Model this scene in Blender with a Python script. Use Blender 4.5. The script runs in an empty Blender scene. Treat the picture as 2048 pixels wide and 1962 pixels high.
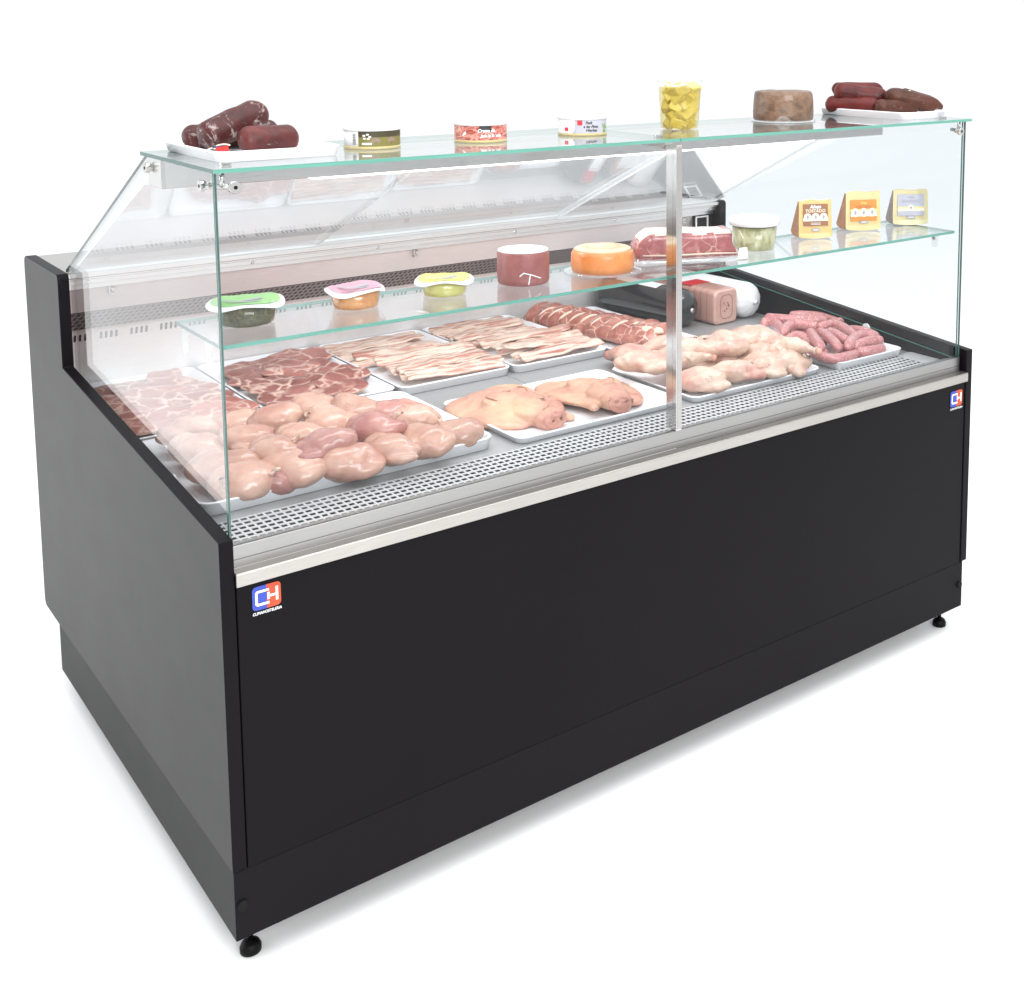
import bpy, bmesh, math, random
from math import sin, cos, pi, radians, sqrt
from mathutils import Vector, Matrix, noise, Euler

C = bpy.context.scene
COL = C.collection
random.seed(7)

# ------------------------------------------------------------------ camera
CX, CY, CZ = -0.5837, -1.7878, 1.4473
YAW, PITCH, ROLL = 0.6963, -0.1179, 0.0029
F_PX, PPX, PPY = 2471.2, 1024 + 362.8, 981 - 622.6     # in pixels of the 2048 wide photograph

def _axes():
    f = Vector((sin(YAW) * cos(PITCH), cos(YAW) * cos(PITCH), sin(PITCH)))
    rt = Vector((cos(YAW), -sin(YAW), 0))
    up = rt.cross(f)
    return rt * cos(ROLL) + up * sin(ROLL), up * cos(ROLL) - rt * sin(ROLL), f
AX_R, AX_U, AX_F = _axes()
CAM = Vector((CX, CY, CZ))

cam_data = bpy.data.cameras.new('camera')
cam = bpy.data.objects.new('camera', cam_data)
COL.objects.link(cam)
m = Matrix((AX_R, AX_U, -AX_F)).transposed().to_4x4()
m.translation = CAM
cam.matrix_world = m
cam_data.sensor_fit = 'HORIZONTAL'
cam_data.sensor_width = 36.0
cam_data.lens = 36.0 * F_PX / 2048
cam_data.shift_x = -362.8 / 2048
cam_data.shift_y = -622.6 / 2048
cam_data.clip_start = 0.05
cam_data.clip_end = 500
C.camera = cam

def at(px, py, z):
    """a point of the photograph, on the horizontal plane z"""
    r = AX_F + AX_R * ((px - PPX) / F_PX) - AX_U * ((py - PPY) / F_PX)
    return CAM + r * ((z - CAM.z) / r.z)

# ------------------------------------------------------------------ light
W = bpy.data.worlds.new('World')
C.world = W
W.use_nodes = True
bg = W.node_tree.nodes['Background']
bg.inputs['Color'].default_value = (0.97, 0.985, 1.0, 1)
bg.inputs['Strength'].default_value = 0.88

def area(name, loc, target, sx, sy, watts, color=(1, 1, 1)):
    d = bpy.data.lights.new(name, 'AREA')
    d.shape = 'RECTANGLE'
    d.size, d.size_y, d.energy, d.color = sx, sy, watts, color
    o = bpy.data.objects.new(name, d)
    COL.objects.link(o)
    o.location = loc
    o.rotation_euler = (Vector(target) - Vector(loc)).to_track_quat('-Z', 'Y').to_euler()
    return o
area('softbox_side', (-2.6, 2.9, 0.9), (0.0, 0.5, 0.6), 3.4, 2.4, 40)
area('overhead_fill', (0.6, -0.6, 3.6), (0.8, 0.2, 0.0), 4.5, 3.2, 82)  # added fill from above that lifts the floor to white
area('softbox_front', (-0.6, -4.6, 3.0), (0.9, 0.2, 0.5), 3.2, 1.6, 140)
area('led_lamp', (0.892, 0.31, 1.186), (0.892, 0.62, 0.60), 1.5, 0.03, 3.2, (1, 0.985, 0.97))

V = C.view_settings
V.view_transform = 'Standard'
V.look = 'None'
V.gamma = 1
V.use_curve_mapping = False
V.exposure = 0.36
C.cycles.max_bounces = 12
C.cycles.diffuse_bounces = 4
C.cycles.glossy_bounces = 5
C.cycles.transparent_max_bounces = 32
C.cycles.transmission_bounces = 8
C.cycles.caustics_reflective = False
C.cycles.caustics_refractive = False
C.cycles.sample_clamp_indirect = 6
C.cycles.use_denoising = True

# ------------------------------------------------------------------ materials
def new_mat(name):
    mt = bpy.data.materials.new(name)
    mt.use_nodes = True
    nt = mt.node_tree
    return mt, nt, nt.nodes['Principled BSDF']

def N(nt, typ, **kw):
    n = nt.nodes.new(typ)
    for k, v in kw.items():
        if k in n.inputs.keys():
            n.inputs[k].default_value = v
        else:
            setattr(n, k, v)
    return n

def coords(nt, offset=True):
    tc = N(nt, 'ShaderNodeTexCoord')
    if not offset:
        return tc.outputs['Object']
    oi = N(nt, 'ShaderNodeObjectInfo')
    mul = N(nt, 'ShaderNodeMath', operation='MULTIPLY')
    mul.inputs[1].default_value = 37.0
    nt.links.new(oi.outputs['Random'], mul.inputs[0])
    ad = N(nt, 'ShaderNodeVectorMath', operation='ADD')
    nt.links.new(tc.outputs['Object'], ad.inputs[0])
    nt.links.new(mul.outputs[0], ad.inputs[1])
    return ad.outputs[0]

def ramp(nt, fac, stops):
    r = N(nt, 'ShaderNodeValToRGB')
    els = r.color_ramp.elements
    while len(els) < len(stops):
        els.new(0.5)
    for e, (p, c) in zip(els, stops):
        e.position = p
        e.color = (c[0], c[1], c[2], 1)
    nt.links.new(fac, r.inputs['Fac'])
    return r.outputs['Color']

def mix(nt, a, b, fac, mode='MIX'):
    n = N(nt, 'ShaderNodeMix', data_type='RGBA', blend_type=mode)
    for s, v in (('A', a), ('B', b)):
        sock = [i for i in n.inputs if i.name == s and i.type == 'RGBA'][0]
        if isinstance(v, (tuple, list)):
            sock.default_value = (v[0], v[1], v[2], 1)
        else:
            nt.links.new(v, sock)
    f = [i for i in n.inputs if i.name == 'Factor' and i.type == 'VALUE'][0]
    if isinstance(fac, (int, float)):
        f.default_value = fac
    else:
        nt.links.new(fac, f)
    return [o for o in n.outputs if o.type == 'RGBA'][0]

def noise_tex(nt, vec, scale, detail=4, rough=0.55, dist=0.0):
    n = N(nt, 'ShaderNodeTexNoise', Scale=scale, Detail=detail, Roughness=rough, Distortion=dist)
    nt.links.new(vec, n.inputs['Vector'])
    return n.outputs['Fac']

def scaled(nt, vec, s):
    mp = N(nt, 'ShaderNodeMapping')
    mp.inputs['Scale'].default_value = s
    nt.links.new(vec, mp.inputs['Vector'])
    return mp.outputs[0]

def bump(nt, p, h, strength, dist=0.002):
    b = N(nt, 'ShaderNodeBump', Strength=strength, Distance=dist)
    nt.links.new(h, b.inputs['Height'])
    nt.links.new(b.outputs[0], p.inputs['Normal'])

def simple(name, col, rough=0.5, metal=0.0, spec=0.5, var=0.06, scale=20, bumps=0.0, coat=0.0, sss=0.0):
    mt, nt, p = new_mat(name)
    v = coords(nt)
    f = noise_tex(nt, v, scale)
    a = tuple(c * (1 - var) for c in col)
    b = tuple(min(1, c * (1 + var)) for c in col)
    nt.links.new(ramp(nt, f, [(0.3, a), (0.7, b)]), p.inputs['Base Color'])
    p.inputs['Roughness'].default_value = rough
    p.inputs['Metallic'].default_value = metal
    p.inputs['Specular IOR Level'].default_value = spec
    p.inputs['Coat Weight'].default_value = coat
    p.inputs['Coat Roughness'].default_value = 0.12
    if sss:
        p.inputs['Subsurface Weight'].default_value = sss
        p.inputs['Subsurface Radius'].default_value = (0.012, 0.005, 0.003)
        p.inputs['Subsurface Scale'].default_value = 1.0
    if bumps:
        bump(nt, p, noise_tex(nt, v, scale * 6, 5), bumps, 0.001)
    return mt

def brushed(name, col, rough=0.32, streak=(2, 60, 60), var=0.1, spec=0.5, metal=1.0):
    mt, nt, p = new_mat(name)
    v = coords(nt, False)
    f = noise_tex(nt, scaled(nt, v, streak), 12, 6, 0.65)
    f2 = noise_tex(nt, v, 3, 3)
    a = tuple(c * (1 - var) for c in col)
    b = tuple(min(1, c * (1 + var)) for c in col)
    c1 = ramp(nt, f, [(0.3, a), (0.7, b)])
    nt.links.new(mix(nt, c1, ramp(nt, f2, [(0.3, (0.88, 0.88, 0.88)), (0.7, (1, 1, 1))]), 1.0, 'MULTIPLY'), p.inputs['Base Color'])
    rr = ramp(nt, f, [(0.2, (rough * 0.8,) * 3), (0.8, (rough * 1.25,) * 3)])
    nt.links.new(rr, p.inputs['Roughness'])
    p.inputs['Metallic'].default_value = metal
    return mt

def glass_mat(name, tint=(0.985, 1.0, 0.995), f0=0.04, veil=0.0, veil_col=(0.9, 0.9, 0.9)):
    """thin clear pane: straight-through transmission plus Schlick reflection"""
    mt = bpy.data.materials.new(name)
    mt.use_nodes = True
    nt = mt.node_tree
    nt.nodes.clear()
    out = N(nt, 'ShaderNodeOutputMaterial')
    tr = N(nt, 'ShaderNodeBsdfTransparent', Color=(*tint, 1))
    gl = N(nt, 'ShaderNodeBsdfGlossy', Color=(1, 1, 1, 1), Roughness=0.015)
    lw = N(nt, 'ShaderNodeLayerWeight', Blend=0.5)
    pw = N(nt, 'ShaderNodeMath', operation='POWER')
    pw.inputs[1].default_value = 5.0
    nt.links.new(lw.outputs['Facing'], pw.inputs[0])
    ma = N(nt, 'ShaderNodeMath', operation='MULTIPLY_ADD')
    ma.inputs[1].default_value = 1 - f0
    ma.inputs[2].default_value = f0
    nt.links.new(pw.outputs[0], ma.inputs[0])
    mx = N(nt, 'ShaderNodeMixShader')
    nt.links.new(ma.outputs[0], mx.inputs[0])
    if veil:
        df = N(nt, 'ShaderNodeBsdfDiffuse', Color=(*veil_col, 1))
        m0 = N(nt, 'ShaderNodeMixShader')
        m0.inputs[0].default_value = veil
        nt.links.new(tr.outputs[0], m0.inputs[1])
        nt.links.new(df.outputs[0], m0.inputs[2])
        nt.links.new(m0.outputs[0], mx.inputs[1])
    else:
        nt.links.new(tr.outputs[0], mx.inputs[1])
    nt.links.new(gl.outputs[0], mx.inputs[2])
    nt.links.new(mx.outputs[0], out.inputs['Surface'])
    return mt

M = {}
def black_paint(name, base, spec, rough):
    mt, nt, p = new_mat(name)
    v = coords(nt, False)
    f = noise_tex(nt, v, 2.2, 3)
    nt.links.new(ramp(nt, f, [(0.3, tuple(c * 0.9 for c in base)), (0.7, tuple(c * 1.1 for c in base))]), p.inputs['Base Color'])
    p.inputs['Specular IOR Level'].default_value = spec
    sm = noise_tex(nt, scaled(nt, v, (1, 1, 2)), 7, 5)
    nt.links.new(ramp(nt, sm, [(0.3, (rough * 0.97,) * 3), (0.75, (rough * 1.03,) * 3)]), p.inputs['Roughness'])
    return mt
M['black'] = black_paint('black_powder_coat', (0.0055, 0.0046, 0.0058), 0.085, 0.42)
M['lit_black'] = black_paint('lit_powder_coat', (0.0150, 0.0145, 0.0145), 0.23, 0.45)  # the same black coat, lightened for the light on the left side
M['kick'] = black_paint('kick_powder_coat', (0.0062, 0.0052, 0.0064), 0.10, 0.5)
M['dark'] = simple('matt_black', (0.006, 0.006, 0.006), 0.8, 0, 0.2)  # one even black for caps and carcass, also the clamps' painted sockets
M['kick_lit'] = black_paint('plinth_lit_coat', (0.010, 0.0098, 0.0105), 0.17, 0.5)  # plinth coat lightened for the light on its left end
M['rubber'] = simple('foot_rubber', (0.003, 0.003, 0.003), 0.45, 0, 0.12)
M['steel'] = brushed('brushed_steel', (0.50, 0.485, 0.47), 0.30)
M['strip'] = brushed('bumper_steel', (0.49, 0.467, 0.44), 0.40)
M['alu'] = brushed('anodised_aluminium', (0.38, 0.375, 0.37), 0.36, (1, 90, 90), 0.05)
M['deck'] = brushed('deck_steel', (0.47, 0.47, 0.47), 0.45, metal=0.55)
M['backsteel'] = brushed('back_panel_steel', (0.86, 0.83, 0.82), 0.42, (3, 40, 3), 0.05, metal=0.15)
M['rail'] = brushed('rail_aluminium', (0.74, 0.72, 0.705), 0.34, (1, 90, 90), 0.06)
M['chrome'] = simple('polished_steel', (0.60, 0.59, 0.57), 0.12, 1.0, 0.5, 0.02)
M['grille'] = brushed('grille_white_steel', (0.68, 0.68, 0.685), 0.4, (4, 20, 20), 0.03, metal=0.3)
M['grille_under'] = simple('duct_below_grille', (0.022, 0.022, 0.023), 0.7, 0, 0.3)
M['comb'] = simple('air_outlet_plastic', (0.30, 0.265, 0.265), 0.6, 0, 0.3)
M['comb_hole_shade'] = simple('air_outlet_hole_shade', (0.075, 0.065, 0.065), 0.7, 0, 0.2)
M['slot_shade'] = simple('slot_hole_shade', (0.05, 0.045, 0.045), 0.8, 0, 0.2)
M['glass'] = glass_mat('clear_glass', (0.957, 0.970, 0.977), 0.012)
M['side_pane'] = glass_mat('side_glass', (0.959, 0.971, 0.977), 0.010)
M['rear_glass'] = glass_mat('rear_pane_glass', (0.99, 0.995, 1.0), 0.085)
M['clear_plastic'] = glass_mat('clear_plastic', (0.93, 0.95, 0.95), 0.06, 0.12)
M['film'] = glass_mat('cling_film', (0.98, 0.98, 0.98), 0.09, 0.06)

def edge_mat(name, col, rough=0.15):
    mt, nt, p = new_mat(name)
    v = coords(nt, False)
    f = noise_tex(nt, scaled(nt, v, (3, 3, 200)), 3, 2)
    nt.links.new(ramp(nt, f, [(0.35, tuple(c * 0.88 for c in col)), (0.65, tuple(min(1, c * 1.1) for c in col))]), p.inputs['Base Color'])
    p.inputs['Roughness'].default_value = rough
    return mt
M['edge'] = edge_mat('ground_glass_edge', (0.11, 0.30, 0.24))
M['trim'] = simple('grey_edge_trim', (0.30, 0.27, 0.25), 0.4)
M['edge_dark'] = edge_mat('deep_glass_edge', (0.06, 0.13, 0.115), 0.1)
M['edge_pale'] = edge_mat('polished_pane_edge', (0.86, 0.9, 0.9))

mt, nt, p = new_mat('led_diffuser')
p.inputs['Base Color'].default_value = (0.9, 0.9, 0.9, 1)
p.inputs['Emission Color'].default_value = (1, 1, 0.99, 1)
p.inputs['Emission Strength'].default_value = 3.0
M['led'] = mt

M['tray'] = simple('white_melamine', (0.86, 0.86, 0.885), 0.22, 0, 0.5, 0.015, 8)
M['white_plastic'] = simple('white_plastic', (0.82, 0.815, 0.80), 0.35, 0, 0.5, 0.02, 10)
M['white'] = simple('white_print', (0.84, 0.84, 0.84), 0.45, 0, 0.4, 0.01)
M['floor'] = simple('white_floor', (0.945, 0.945, 0.945), 0.55, 0, 0.25, 0.005, 1.0)
def flat(name, col, rough=0.45):
    M[name] = simple(name, col, rough, 0, 0.4, 0.04, 60)
flat('logo_blue', (0.035, 0.065, 0.40)); flat('logo_red', (0.48, 0.065, 0.022))
flat('ink_black', (0.03, 0.03, 0.035)); flat('ink_grey', (0.35, 0.36, 0.38)); flat('ink_red', (0.6, 0.03, 0.04))
flat('gold_lacquer', (0.50, 0.42, 0.20), 0.3); flat('grass_print', (0.19, 0.17, 0.04)); flat('hedge_print', (0.055, 0.045, 0.02))
flat('pig_print', (0.26, 0.185, 0.135)); flat('label_brown', (0.30, 0.125, 0.06)); flat('label_orange', (0.72, 0.25, 0.04))
flat('label_yellow', (0.92, 0.62, 0.17)); flat('label_silver', (0.46, 0.45, 0.51)); flat('label_cream', (0.88, 0.78, 0.58))
flat('lid_green', (0.27, 0.52, 0.18)); flat('lid_pink', (0.55, 0.27, 0.34)); flat('lid_yellow', (0.72, 0.66, 0.13))
flat('string', (0.80, 0.68, 0.50), 0.8); flat('leaf_print', (0.16, 0.36, 0.06)); flat('tag_blue', (0.03, 0.04, 0.12)); flat('tag_red', (0.72, 0.03, 0.03))
flat('tie_white', (0.8, 0.8, 0.85)); flat('dark_tag', (0.025, 0.025, 0.02))

def meat_print():
    mt, nt, p = new_mat('ham_print')
    v = coords(nt)
    f = noise_tex(nt, scaled(nt, v, (1, 1, 2)), 45, 3, 0.5, 2.0)
    nt.links.new(ramp(nt, f, [(0.35, (0.25, 0.04, 0.03)), (0.5, (0.48, 0.12, 0.09)), (0.58, (0.72, 0.42, 0.34)), (0.64, (0.45, 0.1, 0.08))]), p.inputs['Base Color'])
    p.inputs['Roughness'].default_value = 0.4
    return mt
M['ham_print'] = meat_print()

def flesh(name, cols, scale=14, rough=0.32, coat=0.25, sss=0.18, vein=None, bumps=0.25, speck=None, tone=None):
    mt, nt, p = new_mat(name)
    v = coords(nt)
    f = noise_tex(nt, v, scale, 5, 0.55, 0.4)
    c = ramp(nt, f, [(0.28 + 0.44 * i / (len(cols) - 1), cc) for i, cc in enumerate(cols)])
    f2 = noise_tex(nt, v, scale * 4.3, 3)
    c = mix(nt, c, ramp(nt, f2, [(0.35, (0.86, 0.83, 0.82)), (0.65, (1, 1, 1))]), 0.8, 'MULTIPLY')
    if tone:        # each piece a little darker or paler than the next
        oi = N(nt, 'ShaderNodeObjectInfo')
        c = mix(nt, c, ramp(nt, oi.outputs['Random'], [(0.0, tone[0]), (1.0, tone[1])]), 1.0, 'MULTIPLY')
    if vein:
        vt = N(nt, 'ShaderNodeTexVoronoi', feature='DISTANCE_TO_EDGE', Scale=vein[0])
        dn = N(nt, 'ShaderNodeTexNoise', Scale=vein[0] * 0.8, Detail=3.0)
        nt.links.new(v, dn.inputs['Vector'])
        ad = N(nt, 'ShaderNodeVectorMath', operation='MULTIPLY_ADD')
        ad.inputs[1].default_value = (vein[3],) * 3
        nt.links.new(dn.outputs['Color'], ad.inputs[0])
        nt.links.new(v, ad.inputs[2])
        nt.links.new(ad.outputs[0], vt.inputs['Vector'])
        k = ramp(nt, vt.outputs['Distance'], [(0.0, (1, 1, 1)), (vein[1], (0, 0, 0))])
        g = ramp(nt, noise_tex(nt, v, vein[0] * 0.7, 2), [((vein[4] if len(vein) > 4 else 0.36), (0, 0, 0)), ((vein[4] if len(vein) > 4 else 0.36) + 0.16, (1, 1, 1))])
        k = mix(nt, k, g, 1.0, 'MULTIPLY')
        c = mix(nt, c, vein[2], k)
    if speck:
        vt = N(nt, 'ShaderNodeTexVoronoi', feature='F1', Scale=speck[0])
        nt.links.new(v, vt.inputs['Vector'])
        k = ramp(nt, vt.outputs['Distance'], [(speck[1] * 0.7, (1, 1, 1)), (speck[1], (0, 0, 0))])
        c = mix(nt, c, speck[2], k)
    nt.links.new(c, p.inputs['Base Color'])
    p.inputs['Roughness'].default_value = rough
    p.inputs['Coat Weight'].default_value = coat
    p.inputs['Coat Roughness'].default_value = 0.15
    if sss:
        p.inputs['Subsurface Weight'].default_value = sss
        p.inputs['Subsurface Radius'].default_value = (0.010, 0.004, 0.003)
        p.inputs['Subsurface Scale'].default_value = 1.0
    if bumps:
        bump(nt, p, noise_tex(nt, v, scale * 7, 5), bumps, 0.0015)
    return mt
M['thigh'] = flesh('raw_chicken_flesh', [(0.43, 0.20, 0.155), (0.51, 0.29, 0.22), (0.56, 0.35, 0.27), (0.61, 0.41, 0.325)], 14, 0.27, 0.30, 0.2, bumps=0.4, tone=((0.88, 0.84, 0.83), (1.08, 1.05, 1.04)))
M['thigh_pink'] = flesh('pink_chicken_flesh', [(0.34, 0.13, 0.12), (0.46, 0.225, 0.19), (0.52, 0.29, 0.235)], 14, 0.27, 0.30, 0.2, bumps=0.4, tone=((0.88, 0.84, 0.83), (1.08, 1.05, 1.04)))
M['trim_fat'] = flesh('chicken_fat', [(0.56, 0.36, 0.28), (0.64, 0.47, 0.38)], 60, 0.3, 0.3, 0.2)
M['skin'] = flesh('chicken_skin', [(0.50, 0.22, 0.18), (0.60, 0.37, 0.295), (0.645, 0.48, 0.38), (0.67, 0.545, 0.44)], 15, 0.34, 0.25, 0.2, bumps=0.6)
M['bone'] = simple('cut_bone', (0.62, 0.34, 0.26), 0.5, 0, 0.4, 0.2, 60)
M['chop'] = flesh('pork_neck', [(0.21, 0.055, 0.045), (0.31, 0.105, 0.085), (0.37, 0.14, 0.115), (0.48, 0.20, 0.165)], 13, 0.36, 0.2, 0.1,
                  vein=(18, 0.095, (0.72, 0.49, 0.40), 0.070, 0.35), bumps=0.4, tone=((0.78, 0.70, 0.68), (1.25, 1.2, 1.2)))
M['chop_fat'] = flesh('pork_rim', [(0.30, 0.09, 0.075), (0.50, 0.27, 0.21), (0.66, 0.46, 0.38), (0.34, 0.11, 0.09)], 26, 0.4, 0.2, 0.1)
M['chop_edge'] = flesh('pork_neck_fat_edge', [(0.36, 0.09, 0.07), (0.62, 0.34, 0.26), (0.40, 0.11, 0.09)], 40, 0.4, 0.2, 0.1)
M['ribs'] = flesh('rib_meat', [(0.28, 0.07, 0.055), (0.40, 0.14, 0.105), (0.52, 0.25, 0.19)], 26, 0.33, 0.25, 0.1, vein=(30, 0.05, (0.75, 0.52, 0.42), 0.03), bumps=0.5)
M['rib_bone'] = flesh('rib_bone_strip', [(0.70, 0.48, 0.38), (0.82, 0.68, 0.56)], 30, 0.4, 0.2, 0.1)
M['fat'] = flesh('pork_fat', [(0.72, 0.45, 0.33), (0.84, 0.66, 0.52), (0.80, 0.58, 0.43)], 30, 0.38, 0.2, 0.15)
M['link'] = flesh('fresh_sausage', [(0.46, 0.165, 0.17), (0.54, 0.225, 0.225), (0.60, 0.30, 0.285)], 90, 0.34, 0.25, 0.15, speck=(150, 0.28, (0.74, 0.46, 0.42)), bumps=0.2)
M['pigskin'] = flesh('pig_skin', [(0.42, 0.175, 0.13), (0.56, 0.285, 0.21), (0.60, 0.365, 0.25), (0.62, 0.445, 0.275)], 9, 0.42, 0.12, 0.2, bumps=0.4)
M['pigdark'] = simple('pig_nostril', (0.16, 0.05, 0.045), 0.5, 0, 0.3, 0.2, 60)
M['pigfold'] = simple('pig_eyelid_fold', (0.40, 0.20, 0.11), 0.5, 0, 0.3, 0.2, 60)
M['snout'] = flesh('pig_snout', [(0.50, 0.225, 0.175), (0.58, 0.30, 0.225)], 22, 0.42, 0.1, 0.2)

def bacon_mat():
    mt, nt, p = new_mat('streaky_bacon')
    v = coords(nt)
    f = noise_tex(nt, scaled(nt, v, (1.8, 19, 8)), 4.0, 4, 0.55, 0.5)
    c = ramp(nt, f, [(0.30, (0.38, 0.135, 0.10)), (0.40, (0.52, 0.245, 0.19)), (0.47, (0.72, 0.56, 0.46)), (0.55, (0.76, 0.62, 0.52)), (0.62, (0.52, 0.245, 0.19)), (0.72, (0.70, 0.50, 0.375))])
    f2 = noise_tex(nt, v, 60, 3)
    c = mix(nt, c, ramp(nt, f2, [(0.35, (0.86, 0.82, 0.8)), (0.65, (1, 1, 1))]), 0.7, 'MULTIPLY')
    nt.links.new(c, p.inputs['Base Color'])
    p.inputs['Roughness'].default_value = 0.36
    p.inputs['Coat Weight'].default_value = 0.2
    p.inputs['Subsurface Weight'].default_value = 0.12
    p.inputs['Subsurface Radius'].default_value = (0.008, 0.004, 0.003)
    p.inputs['Subsurface Scale'].default_value = 1.0
    bump(nt, p, f, 0.25, 0.002)
    return mt
M['bacon'] = bacon_mat()

def cured(name, a, b, mould=0.0, mscale=48):
    mt, nt, p = new_mat(name)
    v = coords(nt)
    f = noise_tex(nt, v, 22, 5, 0.6, 0.3)
    c = ramp(nt, f, [(0.3, a), (0.6, b), (0.8, tuple(min(1, x * 1.4) for x in b))])
    if mould:
        g = noise_tex(nt, v, mscale, 6, 0.7, 0.8)
        k = ramp(nt, g, [(0.66 - mould * 0.1, (0, 0, 0)), (0.74 - mould * 0.1, (0.8, 0.8, 0.8))])
        c = mix(nt, c, (0.42, 0.36, 0.34), k)
    nt.links.new(c, p.inputs['Base Color'])
    p.inputs['Roughness'].default_value = 0.40
    p.inputs['Specular IOR Level'].default_value = 0.3
    bump(nt, p, noise_tex(nt, v, 60, 5), 0.5, 0.003)
    return mt
M['chorizo_dark'] = cured('dark_cured_casing', (0.036, 0.010, 0.010), (0.078, 0.018, 0.017), 0.95)
M['chorizo_plain'] = cured('plain_cured_casing', (0.05, 0.013, 0.013), (0.12, 0.027, 0.024), 0.15)
M['chorizo_red'] = cured('red_cured_casing', (0.046, 0.0045, 0.004), (0.105, 0.011, 0.009), 0.2)
M['chorizo_brown'] = cured('brown_cured_casing', (0.036, 0.011, 0.006), (0.082, 0.024, 0.013), 0.3, 60)

def rind(name, cols, scale, rough=0.5, bumps=0.5, stretch=(1, 1, 1), coat=0.0):
    mt, nt, p = new_mat(name)
    v = scaled(nt, coords(nt), stretch)
    f = noise_tex(nt, v, scale, 6, 0.62, 0.3)
    nt.links.new(ramp(nt, f, [(0.28 + 0.46 * i / (len(cols) - 1), c) for i, c in enumerate(cols)]), p.inputs['Base Color'])
    p.inputs['Roughness'].default_value = rough
    p.inputs['Coat Weight'].default_value = coat
    bump(nt, p, noise_tex(nt, v, scale * 3, 5), bumps, 0.003)
    return mt
M['brown_rind'] = rind('brown_cheese_rind', [(0.055, 0.032, 0.024), (0.135, 0.072, 0.040), (0.21, 0.12, 0.07), (0.11, 0.068, 0.05)], 26, 0.45, 0.7, (1, 1, 1.5), 0.3)
M['red_wax'] = rind('dark_red_wax', [(0.21, 0.05, 0.045), (0.27, 0.075, 0.065), (0.32, 0.10, 0.085)], 60, 0.4, 0.3, coat=0.3)
M['orange_rind'] = rind('orange_rind', [(0.62, 0.16, 0.03), (0.72, 0.23, 0.05), (0.74, 0.32, 0.10)], 24, 0.35, 0.3, coat=0.3)
M['orange_top'] = rind('orange_cheese_top', [(0.72, 0.42, 0.20), (0.76, 0.55, 0.34)], 20, 0.4, 0.2, coat=0.2)
M['cheese_gold'] = rind('golden_cheese', [(0.68, 0.43, 0.14), (0.74, 0.53, 0.22)], 16, 0.4, 0.2, coat=0.3)
M['cheese_pale'] = rind('pale_cheese', [(0.68, 0.51, 0.21), (0.74, 0.60, 0.31)], 16, 0.4, 0.2, coat=0.3)
M['cheese_ivory'] = rind('ivory_cheese', [(0.62, 0.52, 0.25), (0.68, 0.59, 0.34)], 16, 0.4, 0.2, coat=0.3)
M['cheese_rind'] = rind('cheese_rind_brown', [(0.22, 0.10, 0.05), (0.38, 0.19, 0.10)], 60, 0.5, 0.7)
M['cheese_rind_dark'] = rind('cheese_rind_grey', [(0.16, 0.13, 0.12), (0.30, 0.26, 0.24)], 60, 0.5, 0.7)
M['herb_pate'] = rind('herb_pate', [(0.028, 0.028, 0.012), (0.075, 0.070, 0.026), (0.20, 0.17, 0.07)], 160, 0.5, 0.4)
M['orange_pate'] = rind('orange_pate', [(0.52, 0.18, 0.045), (0.66, 0.29, 0.09), (0.70, 0.38, 0.16)], 60, 0.35, 0.4, (1, 1, 0.4), 0.4)
M['yellow_pate'] = rind('yellow_pate', [(0.50, 0.46, 0.10), (0.64, 0.59, 0.19)], 60, 0.35, 0.3, coat=0.4)
M['green_salad'] = rind('green_salad', [(0.16, 0.155, 0.045), (0.33, 0.31, 0.13), (0.58, 0.56, 0.36), (0.24, 0.245, 0.075)], 38, 0.4, 0.5, (1, 1, 0.6), 0.3)
M['pickle'] = rind('pickled_cheese', [(0.50, 0.39, 0.07), (0.60, 0.51, 0.16), (0.66, 0.59, 0.27)], 20, 0.35, 0.2, coat=0.3)
M['oil_shade_core'] = simple('oil_shade_core', (0.20, 0.145, 0.02), 0.4)  # olive of the oil, darkened for the shade between the cubes
M['brine'] = glass_mat('yellow_brine', (0.95, 0.90, 0.62), 0.01, 0.05, (0.40, 0.32, 0.05))
M['tub_clear'] = glass_mat('tub_clear', (0.98, 0.98, 0.97), 0.03)
M['mortadella_film'] = simple('black_casing', (0.016, 0.017, 0.019), 0.2, 0, 0.5, 0.2, 8, coat=0.5)
M['white_casing'] = simple('white_casing', (0.82, 0.82, 0.82), 0.42, 0, 0.4, 0.02, 12)
M['ham_pack'] = rind('ham_casing', [(0.50, 0.27, 0.22), (0.60, 0.35, 0.29)], 10, 0.35, 0.1, coat=0.3)
M['ham_face'] = rind('ham_face', [(0.56, 0.32, 0.27), (0.66, 0.42, 0.36)], 24, 0.35, 0.1, coat=0.3)
M['ham_line'] = simple('ham_brown_line', (0.24, 0.085, 0.07), 0.4)
M['beef'] = flesh('marbled_beef', [(0.26, 0.05, 0.05), (0.36, 0.09, 0.085), (0.50, 0.20, 0.18)], 40, 0.25, 0.6, 0.05, vein=(34, 0.06, (0.60, 0.34, 0.30), 0.03), bumps=0.3)
M['beef_top'] = flesh('marbled_beef_fat', [(0.45, 0.12, 0.10), (0.82, 0.66, 0.58), (0.84, 0.72, 0.56), (0.70, 0.5, 0.4)], 30, 0.3, 0.5, 0.05)

# ------------------------------------------------------------------ mesh helpers
def link(name, me, mat, parent=None, smooth=False, loc=None, rot=None):
    o = bpy.data.objects.new(name, me)
    COL.objects.link(o)
    mats = mat if isinstance(mat, (list, tuple)) else [mat]
    for q in mats:
        me.materials.append(M[q] if isinstance(q, str) else q)
    if smooth:
        for pl in me.polygons:
            pl.use_smooth = True
    if parent is not None:
        o.parent = parent
    if loc is not None:
        o.location = loc
    if rot is not None:
        o.rotation_euler = rot
    return o

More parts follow.
